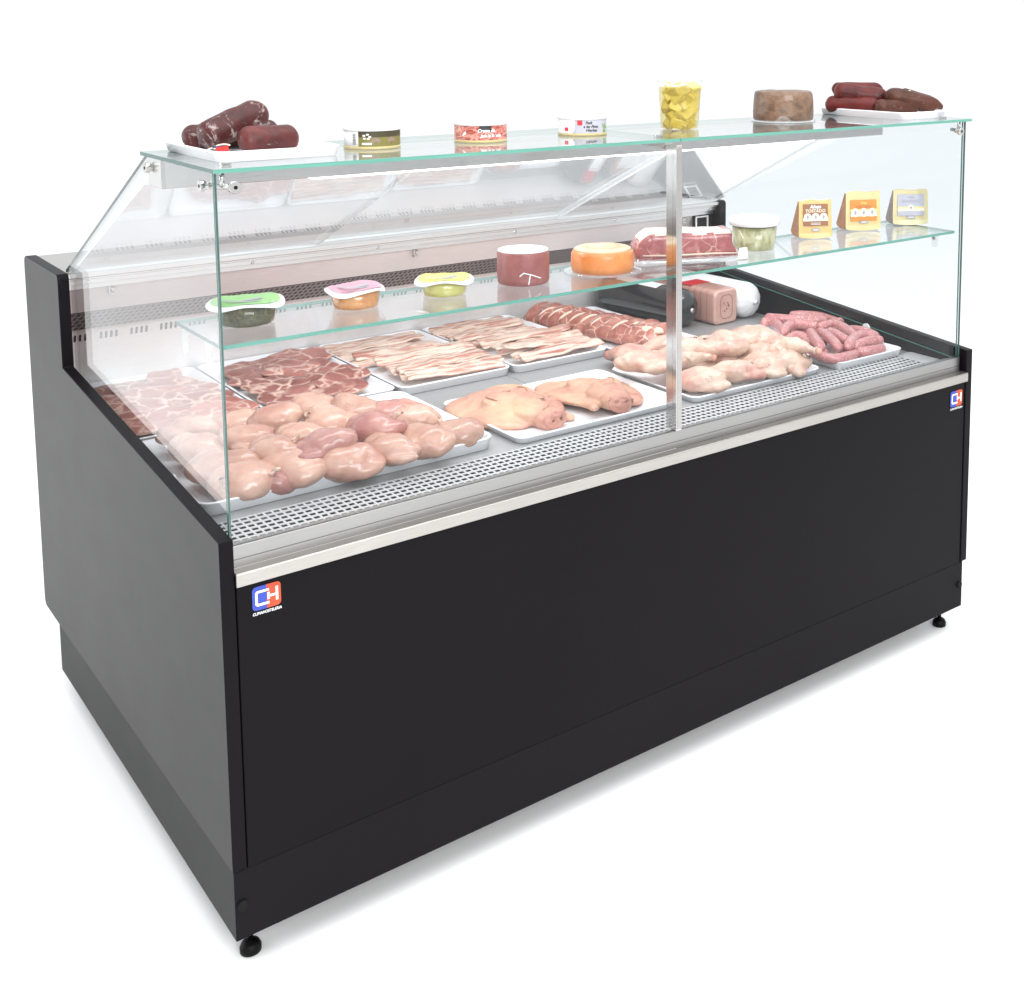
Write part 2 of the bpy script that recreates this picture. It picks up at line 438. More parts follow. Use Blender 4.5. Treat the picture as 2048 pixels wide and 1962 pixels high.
def tag(o, label, cat, group=None, kind=None):
    if label: o['label'] = label
    if cat: o['category'] = cat
    if group: o['group'] = group
    if kind: o['kind'] = kind
    return o

def thing(name, label, cat, loc=(0, 0, 0), rot=(0, 0, 0), group=None):
    o = bpy.data.objects.new(name, None)
    COL.objects.link(o)
    o.empty_display_size = 0.05
    o.location = loc
    o.rotation_euler = rot
    return tag(o, label, cat, group)

class MB:
    def __init__(s):
        s.v, s.f, s.m = [], [], []
    def quad(s, a, b, c, d, mi=0):
        i = len(s.v)
        s.v += [tuple(a), tuple(b), tuple(c), tuple(d)]
        s.f.append((i, i + 1, i + 2, i + 3)); s.m.append(mi)
    def poly(s, pts, mi=0):
        i = len(s.v)
        s.v += [tuple(q) for q in pts]
        s.f.append(tuple(range(i, i + len(pts)))); s.m.append(mi)
    def box(s, x0, x1, y0, y1, z0, z1, mi=0, mats=None):
        i = len(s.v)
        s.v += [(x, y, z) for z in (z0, z1) for y in (y0, y1) for x in (x0, x1)]
        fs = [(0, 2, 3, 1), (4, 5, 7, 6), (0, 1, 5, 4), (2, 6, 7, 3), (0, 4, 6, 2), (1, 3, 7, 5)]   # bottom top front back left right
        for k, q in enumerate(fs):
            s.f.append(tuple(i + j for j in q)); s.m.append(mats[k] if mats else mi)
    def prism(s, prof, x0, x1, mi=0, cap=None):
        """profile of (y, z) points, swept along x"""
        n = len(prof); i = len(s.v)
        s.v += [(x0, y, z) for y, z in prof] + [(x1, y, z) for y, z in prof]
        for k in range(n):
            j = (k + 1) % n
            s.f.append((i + k, i + j, i + n + j, i + n + k)); s.m.append(mi)
        s.f.append(tuple(i + k for k in range(n))[::-1]); s.m.append(mi if cap is None else cap)
        s.f.append(tuple(i + n + k for k in range(n))); s.m.append(mi if cap is None else cap)
    def loft(s, rings, mi=0, cap0=True, cap1=True, closed=True):
        n = len(rings[0]); i = len(s.v)
        for r in rings:
            s.v += [tuple(q) for q in r]
        for a in range(len(rings) - 1):
            for k in range(n if closed else n - 1):
                j = (k + 1) % n
                s.f.append((i + a * n + k, i + a * n + j, i + (a + 1) * n + j, i + (a + 1) * n + k)); s.m.append(mi)
        if cap0: s.f.append(tuple(i + k for k in range(n))[::-1]); s.m.append(mi)
        if cap1: s.f.append(tuple(i + (len(rings) - 1) * n + k for k in range(n))); s.m.append(mi)
    def lathe(s, prof, seg=40, mi=0, cx=0, cy=0):
        rings = [[(cx + r * cos(2 * pi * k / seg), cy + r * sin(2 * pi * k / seg), z) for k in range(seg)] for r, z in prof]
        s.loft(rings, mi)
    def mesh(s, name, bevel=0.0, seg=2, recalc=True):
        me = bpy.data.meshes.new(name)
        me.from_pydata(s.v, [], s.f)
        for pl, mi in zip(me.polygons, s.m):
            pl.material_index = mi
        if recalc or bevel:
            bm = bmesh.new(); bm.from_mesh(me)
            if bevel:
                bmesh.ops.remove_doubles(bm, verts=bm.verts, dist=1e-6)
                es = [e for e in bm.edges if len(e.link_faces) == 2 and e.calc_face_angle(0) > 0.5]
                bmesh.ops.bevel(bm, geom=es, offset=bevel, segments=seg, affect='EDGES', profile=0.5)
            bmesh.ops.recalc_face_normals(bm, faces=bm.faces)
            bm.to_mesh(me); bm.free()
        return me
    def put(s, name, mat, parent=None, bevel=0.0, smooth=False, loc=None, rot=None, recalc=True, seg=2):
        return link(name, s.mesh(name, bevel, seg, recalc), mat, parent, smooth, loc, rot)

def rrect(w, d, r, n=6, z=0.0, cx=0.0, cy=0.0):
    pts = []
    for (sx, sy, a0) in ((1, 1, 0), (-1, 1, 90), (-1, -1, 180), (1, -1, 270)):
        for k in range(n + 1):
            a = radians(a0 + 90 * k / n)
            pts.append((cx + sx * (w / 2 - r) + r * cos(a), cy + sy * (d / 2 - r) + r * sin(a), z))
    return pts

def tube(path, radii, seg=14, mb=None, mi=0, wob=0.0, seed=0):
    """smooth tube through points with a radius each"""
    mb = mb or MB()
    P = [Vector(q) for q in path]
    rings = []
    up = Vector((0, 0, 1))
    for i, q in enumerate(P):
        t = (P[min(i + 1, len(P) - 1)] - P[max(i - 1, 0)]).normalized()
        a = t.cross(up)
        if a.length < 1e-4: a = Vector((1, 0, 0))
        a.normalize(); b = t.cross(a).normalized()
        rr = []
        for k in range(seg):
            an = 2 * pi * k / seg
            d = a * cos(an) + b * sin(an)
            f = 1 + (wob * noise.noise(d * 1.5 + q * 40 + Vector((seed, 0, 0))) if wob else 0)
            rr.append(q + d * radii[i] * f)
        rings.append(rr)
    mb.loft(rings, mi)
    return mb

def bez(p0, p1, p2, n):
    return [tuple(Vector(p0) * (1 - t) ** 2 + Vector(p1) * 2 * t * (1 - t) + Vector(p2) * t * t) for t in [i / (n - 1) for i in range(n)]]

def sausage_radii(n, r, e=0.12, tip=0.25):
    out = []
    for i in range(n):
        t = i / (n - 1); u = min(t, 1 - t) / e
        out.append(r * (1 if u >= 1 else max(tip * (1 if 0 < i < n - 1 else 0.6), sqrt(max(0, 1 - (1 - u) ** 2)))))
    return out

def evaluated(me, mods):
    o = bpy.data.objects.new('tmp', me)
    COL.objects.link(o)
    for typ, kw in mods:
        q = o.modifiers.new(typ, typ)
        for k, v in kw.items(): setattr(q, k, v)
    dg = bpy.context.evaluated_depsgraph_get()
    r = bpy.data.meshes.new_from_object(o.evaluated_get(dg))
    bpy.data.objects.remove(o)
    r.materials.clear()
    return r

def blob(parts, voxel, smooth=4, amp=0.0, freq=20, seed=0, flat=None, crease=()):
    """one continuous body grown from overlapping ellipsoids: (centre, radii, euler degrees)"""
    bm = bmesh.new()
    for c, r, e in parts:
        mtx = Matrix.Translation(c) @ Euler([radians(x) for x in e]).to_matrix().to_4x4() @ Matrix.Diagonal((*r, 1))
        bmesh.ops.create_icosphere(bm, subdivisions=3, radius=1, matrix=mtx)
    me = bpy.data.meshes.new('b'); bm.to_mesh(me); bm.free()
    r = evaluated(me, [('REMESH', dict(mode='VOXEL', voxel_size=voxel, use_smooth_shade=True)), ('SMOOTH', dict(factor=0.5, iterations=smooth))])
    bpy.data.meshes.remove(me)
    off = Vector((seed * 3.7, seed * 1.3, seed * 7.1))
    for v in r.vertices:
        n = v.normal.copy()
        d = 0
        if amp:
            d += amp * noise.fractal(v.co * freq + off, 1.0, 2.0, 4)
        for (c, rad, dep) in crease:
            q = (v.co - Vector(c)); q = Vector((q.x / rad[0], q.y / rad[1], q.z / rad[2])).length
            if q < 1: d -= dep * (1 - q * q) ** 2
        v.co += n * d
        if flat is not None and v.co.z < flat:
            v.co.z = flat + (v.co.z - flat) * 0.08
    return r

def text_mesh(s, size, align='CENTER', bold=0.0, shear=0.0, sx=1.0):
    cu = bpy.data.curves.new('t', 'FONT')
    cu.body, cu.size, cu.align_x, cu.align_y = s, size, align, 'CENTER'
    cu.offset, cu.shear = bold, shear
    cu.resolution_u = 3
    o = bpy.data.objects.new('t', cu)
    COL.objects.link(o)
    dg = bpy.context.evaluated_depsgraph_get()
    me = bpy.data.meshes.new_from_object(o.evaluated_get(dg))
    me.materials.clear()
    bpy.data.objects.remove(o); bpy.data.curves.remove(cu)
    for v in me.vertices: v.co.x *= sx
    return me

def copy_thing(o, loc, rot=None, scale=None, label=None):
    c = o.copy(); COL.objects.link(c)
    c.location = loc
    if rot is not None: c.rotation_euler = rot
    if scale is not None: c.scale = (scale,) * 3 if isinstance(scale, (int, float)) else scale
    if label: c['label'] = label
    for ch in o.children:
        k = ch.copy(); COL.objects.link(k); k.parent = c
        for g in ch.children:
            h = g.copy(); COL.objects.link(h); h.parent = k
    return c

# ------------------------------------------------------------------ setting
fl = MB(); fl.quad((-60, -60, 0), (60, -60, 0), (60, 60, 0), (-60, 60, 0))
tag(fl.put('floor', 'floor'), 'seamless white studio floor under the counter', 'floor', kind='structure')

# ------------------------------------------------------------------ the counter
L, T, D = 1.784, 0.0215, 1.189
ZB, ZK, ZG = 0.055, 0.171, 1.25
ZD = 0.658
counter = thing('display_counter', 'black refrigerated serve-over display counter with glass superstructure and steel trim', 'display counter')

def rounded_profile(pts, rad):
    out = []
    n = len(pts)
    for i in range(n):
        p0, p1, p2 = Vector(pts[i - 1]), Vector(pts[i]), Vector(pts[(i + 1) % n])
        r = rad.get(i, 0)
        if not r: out.append(tuple(p1)); continue
        a = p1 + (p0 - p1).normalized() * r; b = p1 + (p2 - p1).normalized() * r
        for k in range(6):
            t = k / 5
            out.append(tuple(a * (1 - t) ** 2 + p1 * 2 * t * (1 - t) + b * t * t))
    return out
sp = rounded_profile([(0, ZK), (0, 0.697), (0.895, 0.771), (0.895, 0.962), (D, 0.962), (D, 0.163), (1.0, 0.163)], {3: 0.012, 4: 0.02, 5: 0.02})
for x0 in (0, L - T):
    b = MB(); b.prism(sp, x0, x0 + T)
    o = b.put('side_panel', ['lit_black', 'black'], counter, 0.0012, seg=1)
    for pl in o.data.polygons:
        pl.material_index = 0 if (abs(pl.normal.x) > 0.9 and pl.center.x < L / 2 and pl.normal.x < 0) else 1  # only the left outer face takes the light-lifted copy
k = MB(); k.box(0.002, L - 0.010, 0.0035, 1.07, ZB, ZK - 0.002)
kick = k.put('kick_plinth', ['kick', 'kick_lit'], counter, 0.001, seg=1)
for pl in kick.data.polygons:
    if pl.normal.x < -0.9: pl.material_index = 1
for cx in (0.0135, L - 0.022):
    b = MB()
    b.loft([[(cx + r * cos(2 * pi * q / 28), y, 0.112 + r * sin(2 * pi * q / 28)) for q in range(28)] for r, y in ((0.0085, 0.006), (0.0085, 0.0005), (0.0070, -0.0008))])
    b.put('plug_cap', 'dark', kick, smooth=False)
for fx, fy in ((0.036, 0.042), (L - 0.045, 0.042), (0.30, 0.80), (L - 0.30, 0.80)):
    if True:
        b = MB(); b.lathe([(0.005, 0.018), (0.005, 0.075)], 16, cx=fx, cy=fy)
        ft = MB(); ft.lathe([(0.0135, 0.0), (0.0165, 0.002), (0.0165, 0.010), (0.0135, 0.016), (0.007, 0.020), (0.004, 0.0205)], 32, cx=fx, cy=fy)
        fo = ft.put('levelling_foot', 'rubber', counter, smooth=True)
        b.put('threaded_stem', 'chrome', fo, smooth=True)
b = MB(); b.box(T + 0.0022, L - T - 0.0022, 0.0022, 0.016, ZK - 0.0016, 0.6235)
fp = b.put('front_panel', 'black', counter, 0.0008, seg=1)
b = MB(); b.box(T + 0.0002, L - T - 0.0002, 0.018, 0.05, ZK - 0.001, 0.6225); b.put('inner_carcass', 'dark', counter)
b = MB(); b.box(T + 0.0005, L - T - 0.0005, 1.125, 1.165, ZK, 0.943); b.put('rear_body', 'black', counter)

def logo(cx, cz, s, par):
    """rounded badge, half blue half red, white letters C and H, and the name under it"""
    y = 0.0010
    w, h, r = 0.0475 * s, 0.0405 * s, 0.007 * s
    outline = rrect(w, h, r)
    lb = [(min(q[0], 0.0), q[1]) for q in outline]
    rb = [(max(q[0], 0.0), q[1]) for q in outline]
    def clean(pp):
        o = []
        for q in pp:
            if not o or (Vector(q) - Vector(o[-1])).length > 1e-6: o.append(q)
        return o
    b = MB()
    b.poly([(cx + q[0], y, cz + q[1]) for q in clean(lb)], 0)
    b.poly([(cx + q[0], y, cz + q[1]) for q in clean(rb)], 1)
    badge = b.put('logo_badge', ['logo_blue', 'logo_red'], par, recalc=False)
    u = 0.001 * s
    b = MB()
    def bar(x0, x1, z0, z1): b.quad((cx + x0 * u, y - 0.0005, cz + z0 * u), (cx + x1 * u, y - 0.0005, cz + z0 * u), (cx + x1 * u, y - 0.0005, cz + z1 * u), (cx + x0 * u, y - 0.0005, cz + z1 * u))
    # C
    b.poly([(cx + a * u, y - 0.0005, cz + c * u) for a, c in ((4, 13), (-16, 13), (-19, 10), (-19, -10), (-16, -13), (4, -13), (4, -9), (-14, -9), (-15, -8), (-15, 8), (-14, 9), (4, 9))])
    # H
    b.poly([(cx + a * u, y - 0.0005, cz + c * u) for a, c in ((1, 6.5), (5, 6.5), (5, 2), (15, 2), (15, 13), (19, 13), (19, -10.5), (15, -10.5), (15, -2), (5, -2), (5, -5.5), (1, -5.5))])
    b.put('logo_letters', 'white', badge, recalc=False)
    me = text_mesh('CLIMAHOSTELERIA', 0.0066 * s, bold=0.00012, sx=0.86, shear=0.15)
    for v in me.vertices: v.co = Vector((cx + v.co.x, y - 0.0003, cz - 0.0255 * s + v.co.y))
    link('logo_name', me, 'white', badge)
logo(0.0685, 0.5950, 0.93, fp)
logo(1.7285, 0.5865, 0.95, fp)

# steel bumper, ledge, aluminium profile at the front
b = MB(); b.prism([(-0.006, 0.6235), (-0.006, 0.643), (-0.0045, 0.6445), (0.017, 0.6445), (0.017, 0.6395), (-0.002, 0.6395), (-0.002, 0.6235)], T + 0.0005, L - T - 0.0005)
b.put('bumper_strip', 'strip', counter, 0.0006, seg=1)
ex = [(0.030, 0.6448), (0.017, 0.6448), (0.017, 0.6575), (0.0182, 0.6580), (0.0182, 0.6592), (0.0165, 0.6598), (0.0165, 0.6785), (0.0172, 0.6795), (0.0190, 0.6795), (0.0190, 0.6775), (0.0205, 0.6775), (0.0205, 0.6798), (0.028, 0.6798), (0.030, 0.676)]
b = MB(); b.prism(ex, T + 0.002, L - T - 0.006)
b.put('front_profile', 'alu', counter)
b = MB(); b.box(T + 0.001, L - T - 0.001, 0.0302, 0.060, 0.640, 0.668); b.put('glass_channel', 'strip', counter, 0.001, seg=1)

# deck and perforated return-air grille
GY0, GY1 = 0.0605, 0.172
b = MB()
b.box(T + 0.0005, 0.8735, GY1 + 0.0005, 1.105, ZD - 0.012, ZD)
b.box(0.8750, L - T - 0.0005, GY1 + 0.0005, 1.105, ZD - 0.012, ZD)
b.put('deck_plate', 'deck', counter, 0.0006, seg=1)
b = MB(); b.box(T + 0.0005, L - T - 0.0005, GY0, GY1, 0.630, 0.644); b.put('air_duct', 'grille_under', counter)
b = MB()
px, py_, hw, hd = 0.0136, 0.0170, 0.0098, 0.0102
gx0, gx1 = T + 0.012, L - T - 0.055
nx = int((gx1 - gx0) / px); ny = 6
xs = [T + 0.0005]
for i in range(nx):
    c = gx0 + (i + 0.5) * px; xs += [c - hw / 2, c + hw / 2]
xs.append(L - T - 0.0005)
ys = [GY0]
for j in range(ny):
    c = GY0 + 0.0085 + (j + 0.5) * py_; ys += [c - hd / 2, c + hd / 2]
ys.append(GY1)
zg = ZD + 0.0015
for i in range(len(xs) - 1):
    for j in range(len(ys) - 1):
        hole = (i % 2 == 1) and (j % 2 == 1)
        if not hole:
            b.quad((xs[i], ys[j], zg), (xs[i + 1], ys[j], zg), (xs[i + 1], ys[j + 1], zg), (xs[i], ys[j + 1], zg))
        else:      # sheet thickness round the hole
            z2 = zg - 0.0010
            b.quad((xs[i], ys[j + 1], zg), (xs[i + 1], ys[j + 1], zg), (xs[i + 1], ys[j + 1], z2), (xs[i], ys[j + 1], z2))
            b.quad((xs[i + 1], ys[j], zg), (xs[i + 1], ys[j + 1], zg), (xs[i + 1], ys[j + 1], z2), (xs[i + 1], ys[j], z2))
b.put('perforated_grille', 'grille', counter, recalc=False)

# back wall: upper panel slanting back under the worktop, air outlet, lower wall with slots
def slope(y0, z0, y1, z1, th=0.008):
    return [(y0, z0), (y1, z1), (y1 + th, z1), (y0 + th, z0)]
xa, xb = T + 0.0005, L - T - 0.0005
b = MB(); b.prism(slope(0.938, 0.922, 0.990, 0.860), xa, xb); bp = b.put('back_panel', 'backsteel', counter)
b = MB()
A0, A1 = Vector((0, 0.992, 0.858)), Vector((0, 1.034, 0.813))
dv = (A1 - A0); nrm = Vector((0, -dv.z, dv.y)).normalized() * -1
nrm = Vector((0, dv.z, -dv.y)).normalized()
if nrm.y > 0: nrm = -nrm
b.quad((xa, *A0.yz), (xa, *A1.yz), (xb, *A1.yz), (xb, *A0.yz), 0)
cp, rp = 0.0125, 1 / 5
for r in range(5):
    for i in range(int((xb - xa) / cp) - 1):
        x = xa + 0.008 + i * cp + (0.5 * cp if r % 2 else 0)
        q0 = A0 + dv * (rp * r + 0.035) + nrm * 0.0008; q1 = A0 + dv * (rp * (r + 1) - 0.035) + nrm * 0.0008
        b.quad((x + 0.0016, *q0.yz), (x - 0.0022, *q1.yz), (x + 0.0048, *q1.yz), (x + 0.0086, *q0.yz), 1)  # flat dark quad over the plate, painted shade of an outlet hole
b.put('air_outlet_grille', ['comb', 'comb_hole_shade'], counter, recalc=False)
b = MB(); b.prism([(1.034, 0.8125), (1.050, 0.8125), (1.108, 0.650), (1.118, 0.650), (1.118, 0.8135), (1.034, 0.8135)], xa, xb)
lw_ = b.put('lower_back_wall', 'backsteel', counter)
b = MB()
S0, S1 = Vector((0, 1.050, 0.8125)), Vector((0, 1.108, 0.650))
sd = (S1 - S0).normalized(); sn = Vector((0, sd.z, -sd.y)); sn = sn if sn.y < 0 else -sn
x = xa + 0.03
while x < xb - 0.06:
    b = MB()
    for q in range(4):
        c = x + q * 0.0105
        pts = []
        for (du, dw) in ((-0.0025, 0.004), (-0.0018, 0.002), (0.0018, 0.002), (0.0025, 0.004), (0.0025, 0.017), (0.0018, 0.019), (-0.0018, 0.019), (-0.0025, 0.017)):
            w3 = S0 + sd * (dw + 0.013) + sn * 0.0008
            pts.append((c + du, w3.y, w3.z))
        b.poly(pts)  # flat dark patch just off the wall, painted shade of a slot
    b.put('vent_slot_shades', 'slot_shade', lw_, recalc=False)
    x += 0.0630
# rail of stepped aluminium and the rear worktop
rl = [(0.902, 0.9585), (0.902, 0.950), (0.911, 0.9465), (0.911, 0.944), (0.917, 0.942), (0.917, 0.9335), (0.928, 0.931), (0.928, 0.9215), (0.946, 0.9215), (0.946, 0.9585), (0.926, 0.9585), (0.926, 0.9555), (0.922, 0.9555), (0.922, 0.9585), (0.914, 0.9585), (0.914, 0.9555), (0.910, 0.9555), (0.910, 0.9585)]
b = MB(); b.prism(rl, xa, xb); rail = b.put('counter_rail', 'rail', counter)
b = MB(); b.box(xa, xb, 0.9465, D - 0.004, 0.944, 0.9575); b.put('worktop', 'steel', counter, 0.001, seg=1)
b = MB()
for x in (0.062, 0.40, 0.70, 1.08, 1.40, 1.735):
    b = MB(); b.loft([[(x + r * cos(2 * pi * q / 16), y, 0.9378 + r * sin(2 * pi * q / 16)) for q in range(16)] for r, y in ((0.0036, 0.918), (0.0036, 0.9155), (0.0022, 0.9145))])
    b.put('rail_screw', 'chrome', rail)
b = b
for x in (0.112, 0.81, 1.66):
    b = MB(); b.box(x - 0.007, x - 0.005, 0.934, 0.946, 0.902, 0.919); b.box(x - 0.007, x + 0.006, 0.934, 0.946, 0.9015, 0.9035)
    b.loft([[(x + 0.002 + r * cos(2 * pi * q / 16), y, 0.911 + r * sin(2 * pi * q / 16)) for q in range(16)] for r, y in ((0.0055, 0.952), (0.0055, 0.940), (0.003, 0.937))])
    b.put('panel_latch', 'rail', bp)
b = MB(); b.box(1.695, 1.7615, 0.934, 0.942, 0.868, 0.921); tp = b.put('thermometer_plate', 'lit_black', counter)
b = MB()
for q in ((1.699, 1.747, 0.913, 0.917), (1.699, 1.747, 0.873, 0.877), (1.699, 1.7035, 0.8775, 0.9125), (1.7425, 1.747, 0.8775, 0.9125)):
    b.box(q[0], q[1], 0.931, 0.934, q[2], q[3])
b.put('thermometer_frame', 'white_plastic', tp)

# canopy bar with the lamp
b = MB(); b.box(T + 0.004, L - T - 0.004, 0.275, 0.345, 1.195, 1.2435)
cb = b.put('canopy_bar', 'steel', counter, 0.001, seg=1)
b = MB(); b.box(0.28, 1.52, 0.279, 0.335, 1.1915, 1.1945); b.put('lamp_diffuser', 'led', cb)

# glass: big faces clear, cut edges green
def pane(name, x0, x1, y0, y1, z0, z1, axis, par=counter, edges=None, face='glass'):
    b = MB()
    e = edges or [1] * 6
    mats = list(e)
    big = {'x': (4, 5), 'y': (2, 3), 'z': (0, 1)}[axis]
    for k in big: mats[k] = 0
    b.box(x0, x1, y0, y1, z0, z1, mats=mats)
    return b.put(name, [face, 'edge', 'edge_dark', 'edge_pale'], par)
XM = 0.886
GT = 0.0062
GX = 0.0185
#                                                            bottom top front back left right
for (x0, x1, ed) in ((GX, XM - 0.0008, [1, 1, 1, 1, 2, 1]), (XM + 0.0008, L - GX, [1, 1, 1, 1, 1, 1])):
    pane('top_glass', x0, x1, 0.0076, 0.359, ZG - GT, ZG, 'z', edges=ed)
for (x0, x1, ed) in ((0.0235, 0.8790, [2, 2, 1, 1, 2, 0]), (0.8935, L - 0.0235, [2, 2, 1, 1, 0, 2])):
    pane('front_glass', x0, x1, 0.0212, 0.0268, 0.6785, ZG - GT - 0.001, 'y', edges=ed)
pane('glass_shelf', 0.0300, L - 0.0300, 0.040, 0.252, 0.976, 0.982, 'z', edges=[1, 1, 1, 1, 2, 1])
for (x0, sgn) in ((0.0235, 1), (L - 0.0235 - 0.0055, -1)):
    pf = [(0.0285, 0.6725), (0.0285, ZG - GT - 0.001), (0.352, ZG - GT - 0.001), (0.925, 0.966), (0.928, 0.960), (0.900, 0.9605), (0.8935, 0.955), (0.8925, 0.755)]
    b = MB(); b.prism(pf, x0, x0 + 0.0055, 1)
    o = b.put('side_glass', ['side_pane', 'edge', 'edge_dark', 'edge_pale'], counter)
    for pl in o.data.polygons:
        if abs(pl.normal.x) > 0.9: pl.material_index = 0
        elif pl.center.y < 0.03: pl.material_index = 2
        elif pl.normal.z > 0.3: pl.material_index = 2
        elif pl.center.y > 0.85: pl.material_index = 0
b = MB(); b.prism([(0.352, 1.2425), (0.925, 0.966), (0.9225, 0.9615), (0.352, 1.2365)], L - 0.0292, L - 0.0232)
b.put('edge_trim', 'trim', counter)
# rear sliding panes, leaning from the canopy bar down to the rail
P0, P1 = Vector((0, 0.390, 1.190)), Vector((0, 0.908, 0.9595))
pd = (P1 - P0); pn = Vector((0, -pd.z, pd.y)).normalized()
for i, (x0, x1, off) in enumerate(((0.031, 0.548, 0.0), (0.540, 1.208, 0.008), (1.202, L - 0.031, 0.0))):
    a, c = P0 + pn * off, P1 + pn * off
    a2, c2 = a + pn * 0.005, c + pn * 0.005
    b = MB(); b.prism([tuple(a.yz), tuple(c.yz), tuple(c2.yz), tuple(a2.yz)], x0, x1, 1)
    o = b.put('rear_pane', ['rear_glass', 'edge_pale'], counter)
    for pl in o.data.polygons:
        if abs(pl.normal.x) < 0.5 and abs(pl.normal.dot(pn)) > 0.9: pl.material_index = 0
# centre post, with a forked bracket at its head
b = MB(); b.box(0.8797, 0.8929, 0.012, 0.044, 0.680, 1.236)
post = b.put('centre_post', 'chrome', counter, 0.0008, seg=1)
b = MB(); b.box(0.8805, 0.8921, 0.0108, 0.0118, 0.684, 1.230); b.put('post_face', 'steel', post)
b = MB(); b.box(0.876, 0.8965, 0.046, 0.115, 1.2305, 1.2430)
tube(bez((0.886, 0.030, 1.215), (0.886, 0.035, 1.232), (0.886, 0.075, 1.234), 8), [0.006] * 8, 12, b)
b.put('post_bracket', 'chrome', post, smooth=False)

def disc(name, c, axis, r, h, mat='chrome', par=counter, hex_shade=True):
    """round glass clamp: a washer, a head and a hex socket"""
    b = MB()
    prof = [(r * 0.8, 0), (r * 0.8, h * 0.3), (r, h * 0.32), (r, h * 0.92), (r * 0.93, h)]
    def P(rr, a, t):
        if axis == 'x': return (c[0] + t, c[1] + rr * cos(a), c[2] + rr * sin(a))
        if axis == '-x': return (c[0] - t, c[1] + rr * cos(a), c[2] + rr * sin(a))
        if axis == '-y': return (c[0] + rr * cos(a), c[1] - t, c[2] + rr * sin(a))
        return (c[0] + rr * cos(a), c[1] + rr * sin(a), c[2] + t)
    b.loft([[P(rr, 2 * pi * q / 24, t) for q in range(24)] for rr, t in prof], 0)
    if hex_shade:
        b.poly([P(r * 0.33, 2 * pi * q / 6, h + 0.0004) for q in range(6)], 1)  # flat on the head, the socket's shade put into the colour
    return b.put(name, [mat, 'dark'], par, recalc=False)
disc('glass_clamp', (0.0235, 0.058, 1.222), '-x', 0.0085, 0.010)
disc('glass_clamp', (0.0235, 0.322, 1.226), '-x', 0.0085, 0.010)
disc('glass_clamp', (0.050, 0.0212, 1.2215), '-y', 0.0095, 0.012)
disc('glass_clamp', (L - 0.050, 0.0212, 1.2215), '-y', 0.0095, 0.010)
for sx in (1, -1):
    x = 0.030 if sx == 1 else L - 0.030
    b = MB(); tube(bez((x, 0.058, 1.222), (x + sx * 0.002, 0.028, 1.222), (x + sx * 0.022, 0.028, 1.2215), 8), [0.0045] * 8, 12, b)
    tube([(x + sx * 0.008, 0.032, 1.222), (x + sx * 0.008, 0.030, 1.243)], [0.004, 0.004], 12, b)
    b.put('corner_connector', 'chrome', counter, smooth=True)
for x in (0.054, 0.874, L - 0.060):
    disc('glass_bolt', (x, 0.060, ZG + 0.0002), 'z', 0.009, 0.004, hex_shade=False)
# clear plastic shelf brackets
for (x, y, sx) in ((0.0292, 0.098, 1), (0.0292, 0.210, 1), (L - 0.0292, 0.098, -1), (L - 0.0292, 0.210, -1)):
    b = MB()
    b.box(min(x, x + sx * 0.012), max(x, x + sx * 0.012), y - 0.012, y + 0.012, 0.9715, 0.9755)
    pf = rounded_profile([(y - 0.012, 0.9712), (y + 0.012, 0.9712), (y + 0.008, 0.935), (y - 0.008, 0.935)], {2: 0.007, 3: 0.007})
    b.prism(pf, min(x, x + sx * 0.0035), max(x, x + sx * 0.0035))
    br = b.put('shelf_bracket', 'clear_plastic', counter)
    disc('bracket_screw', (x + sx * 0.0037, y, 0.958), 'x' if sx > 0 else '-x', 0.005, 0.003, par=br)
for x, ax in ((L - 0.0295, '-x'), (0.0295, 'x')):
    disc('glass_rosette', (x, 0.311, 0.695), ax, 0.0125, 0.006, 'white_plastic', hex_shade=True)

# ------------------------------------------------------------------ trays
def tray(x0, x1, y0, y1, z, label, h=0.020, r=0.022, group='white serving trays on the deck', rot=0.0):
    w, d = x1 - x0, y1 - y0
    b = MB()
    def ring(i, zz): return rrect(w - 2 * i, d - 2 * i, max(0.004, r - i * 0.8), 6, zz)
    rings = [ring(0.0075, 0.0), ring(0.005, 0.0012), ring(0.0015, h - 0.003), ring(0.0, h - 0.0015), ring(0.0012, h), ring(0.005, h), ring(0.0075, h - 0.002), ring(0.0150, 0.0055), ring(0.018, 0.0042)]
    b.loft(rings)
    o = b.put('serving_tray', 'tray', None, smooth=True, loc=((x0 + x1) / 2, (y0 + y1) / 2, z), rot=(0, 0, rot))
    return tag(o, label, 'tray', group)
Z1 = ZD + 0.0003
tray(0.030, 0.316, 0.630, 1.098, Z1, 'white tray of marbled pork chops in the back left corner of the deck')
tray(0.320, 0.602, 0.630, 1.096, Z1, 'white tray filled with dark marbled pork chops, second from the left')
tray(0.607, 0.888, 0.622, 1.096, Z1, 'white tray of streaky bacon next to the dark pork chops')
tray(0.893, 1.162, 0.618, 1.096, Z1, 'white tray of streaky bacon beside the rack of ribs')
tray(0.040, 0.594, 0.203, 0.604, Z1, 'large white tray of skinless chicken thighs in the front left corner', h=0.024, r=0.028)
tray(0.632, 1.046, 0.186, 0.500, Z1, 'white tray holding the two pig faces', h=0.014)
tray(1.172, 1.420, 0.570, 1.056, Z1, 'white tray under the rack of pork ribs', h=0.014)
tray(1.064, 1.456, 0.178, 0.490, Z1, 'white tray of chicken legs behind the steel post', h=0.014)
tray(1.494, 1.726, 0.160, 0.560, Z1, 'white tray of pink sausages at the right end of the deck')
tray(0.050, 0.252, 0.086, 0.352, ZG + 0.0003, 'white plate of dark cured sausages on the left end of the top glass', h=0.0168, group='plates on the top glass')
tray(1.596, 1.756, 0.066, 0.348, ZG + 0.0003, 'white plate of red and brown sausages on the right end of the top glass', h=0.0168, group='plates on the top glass')

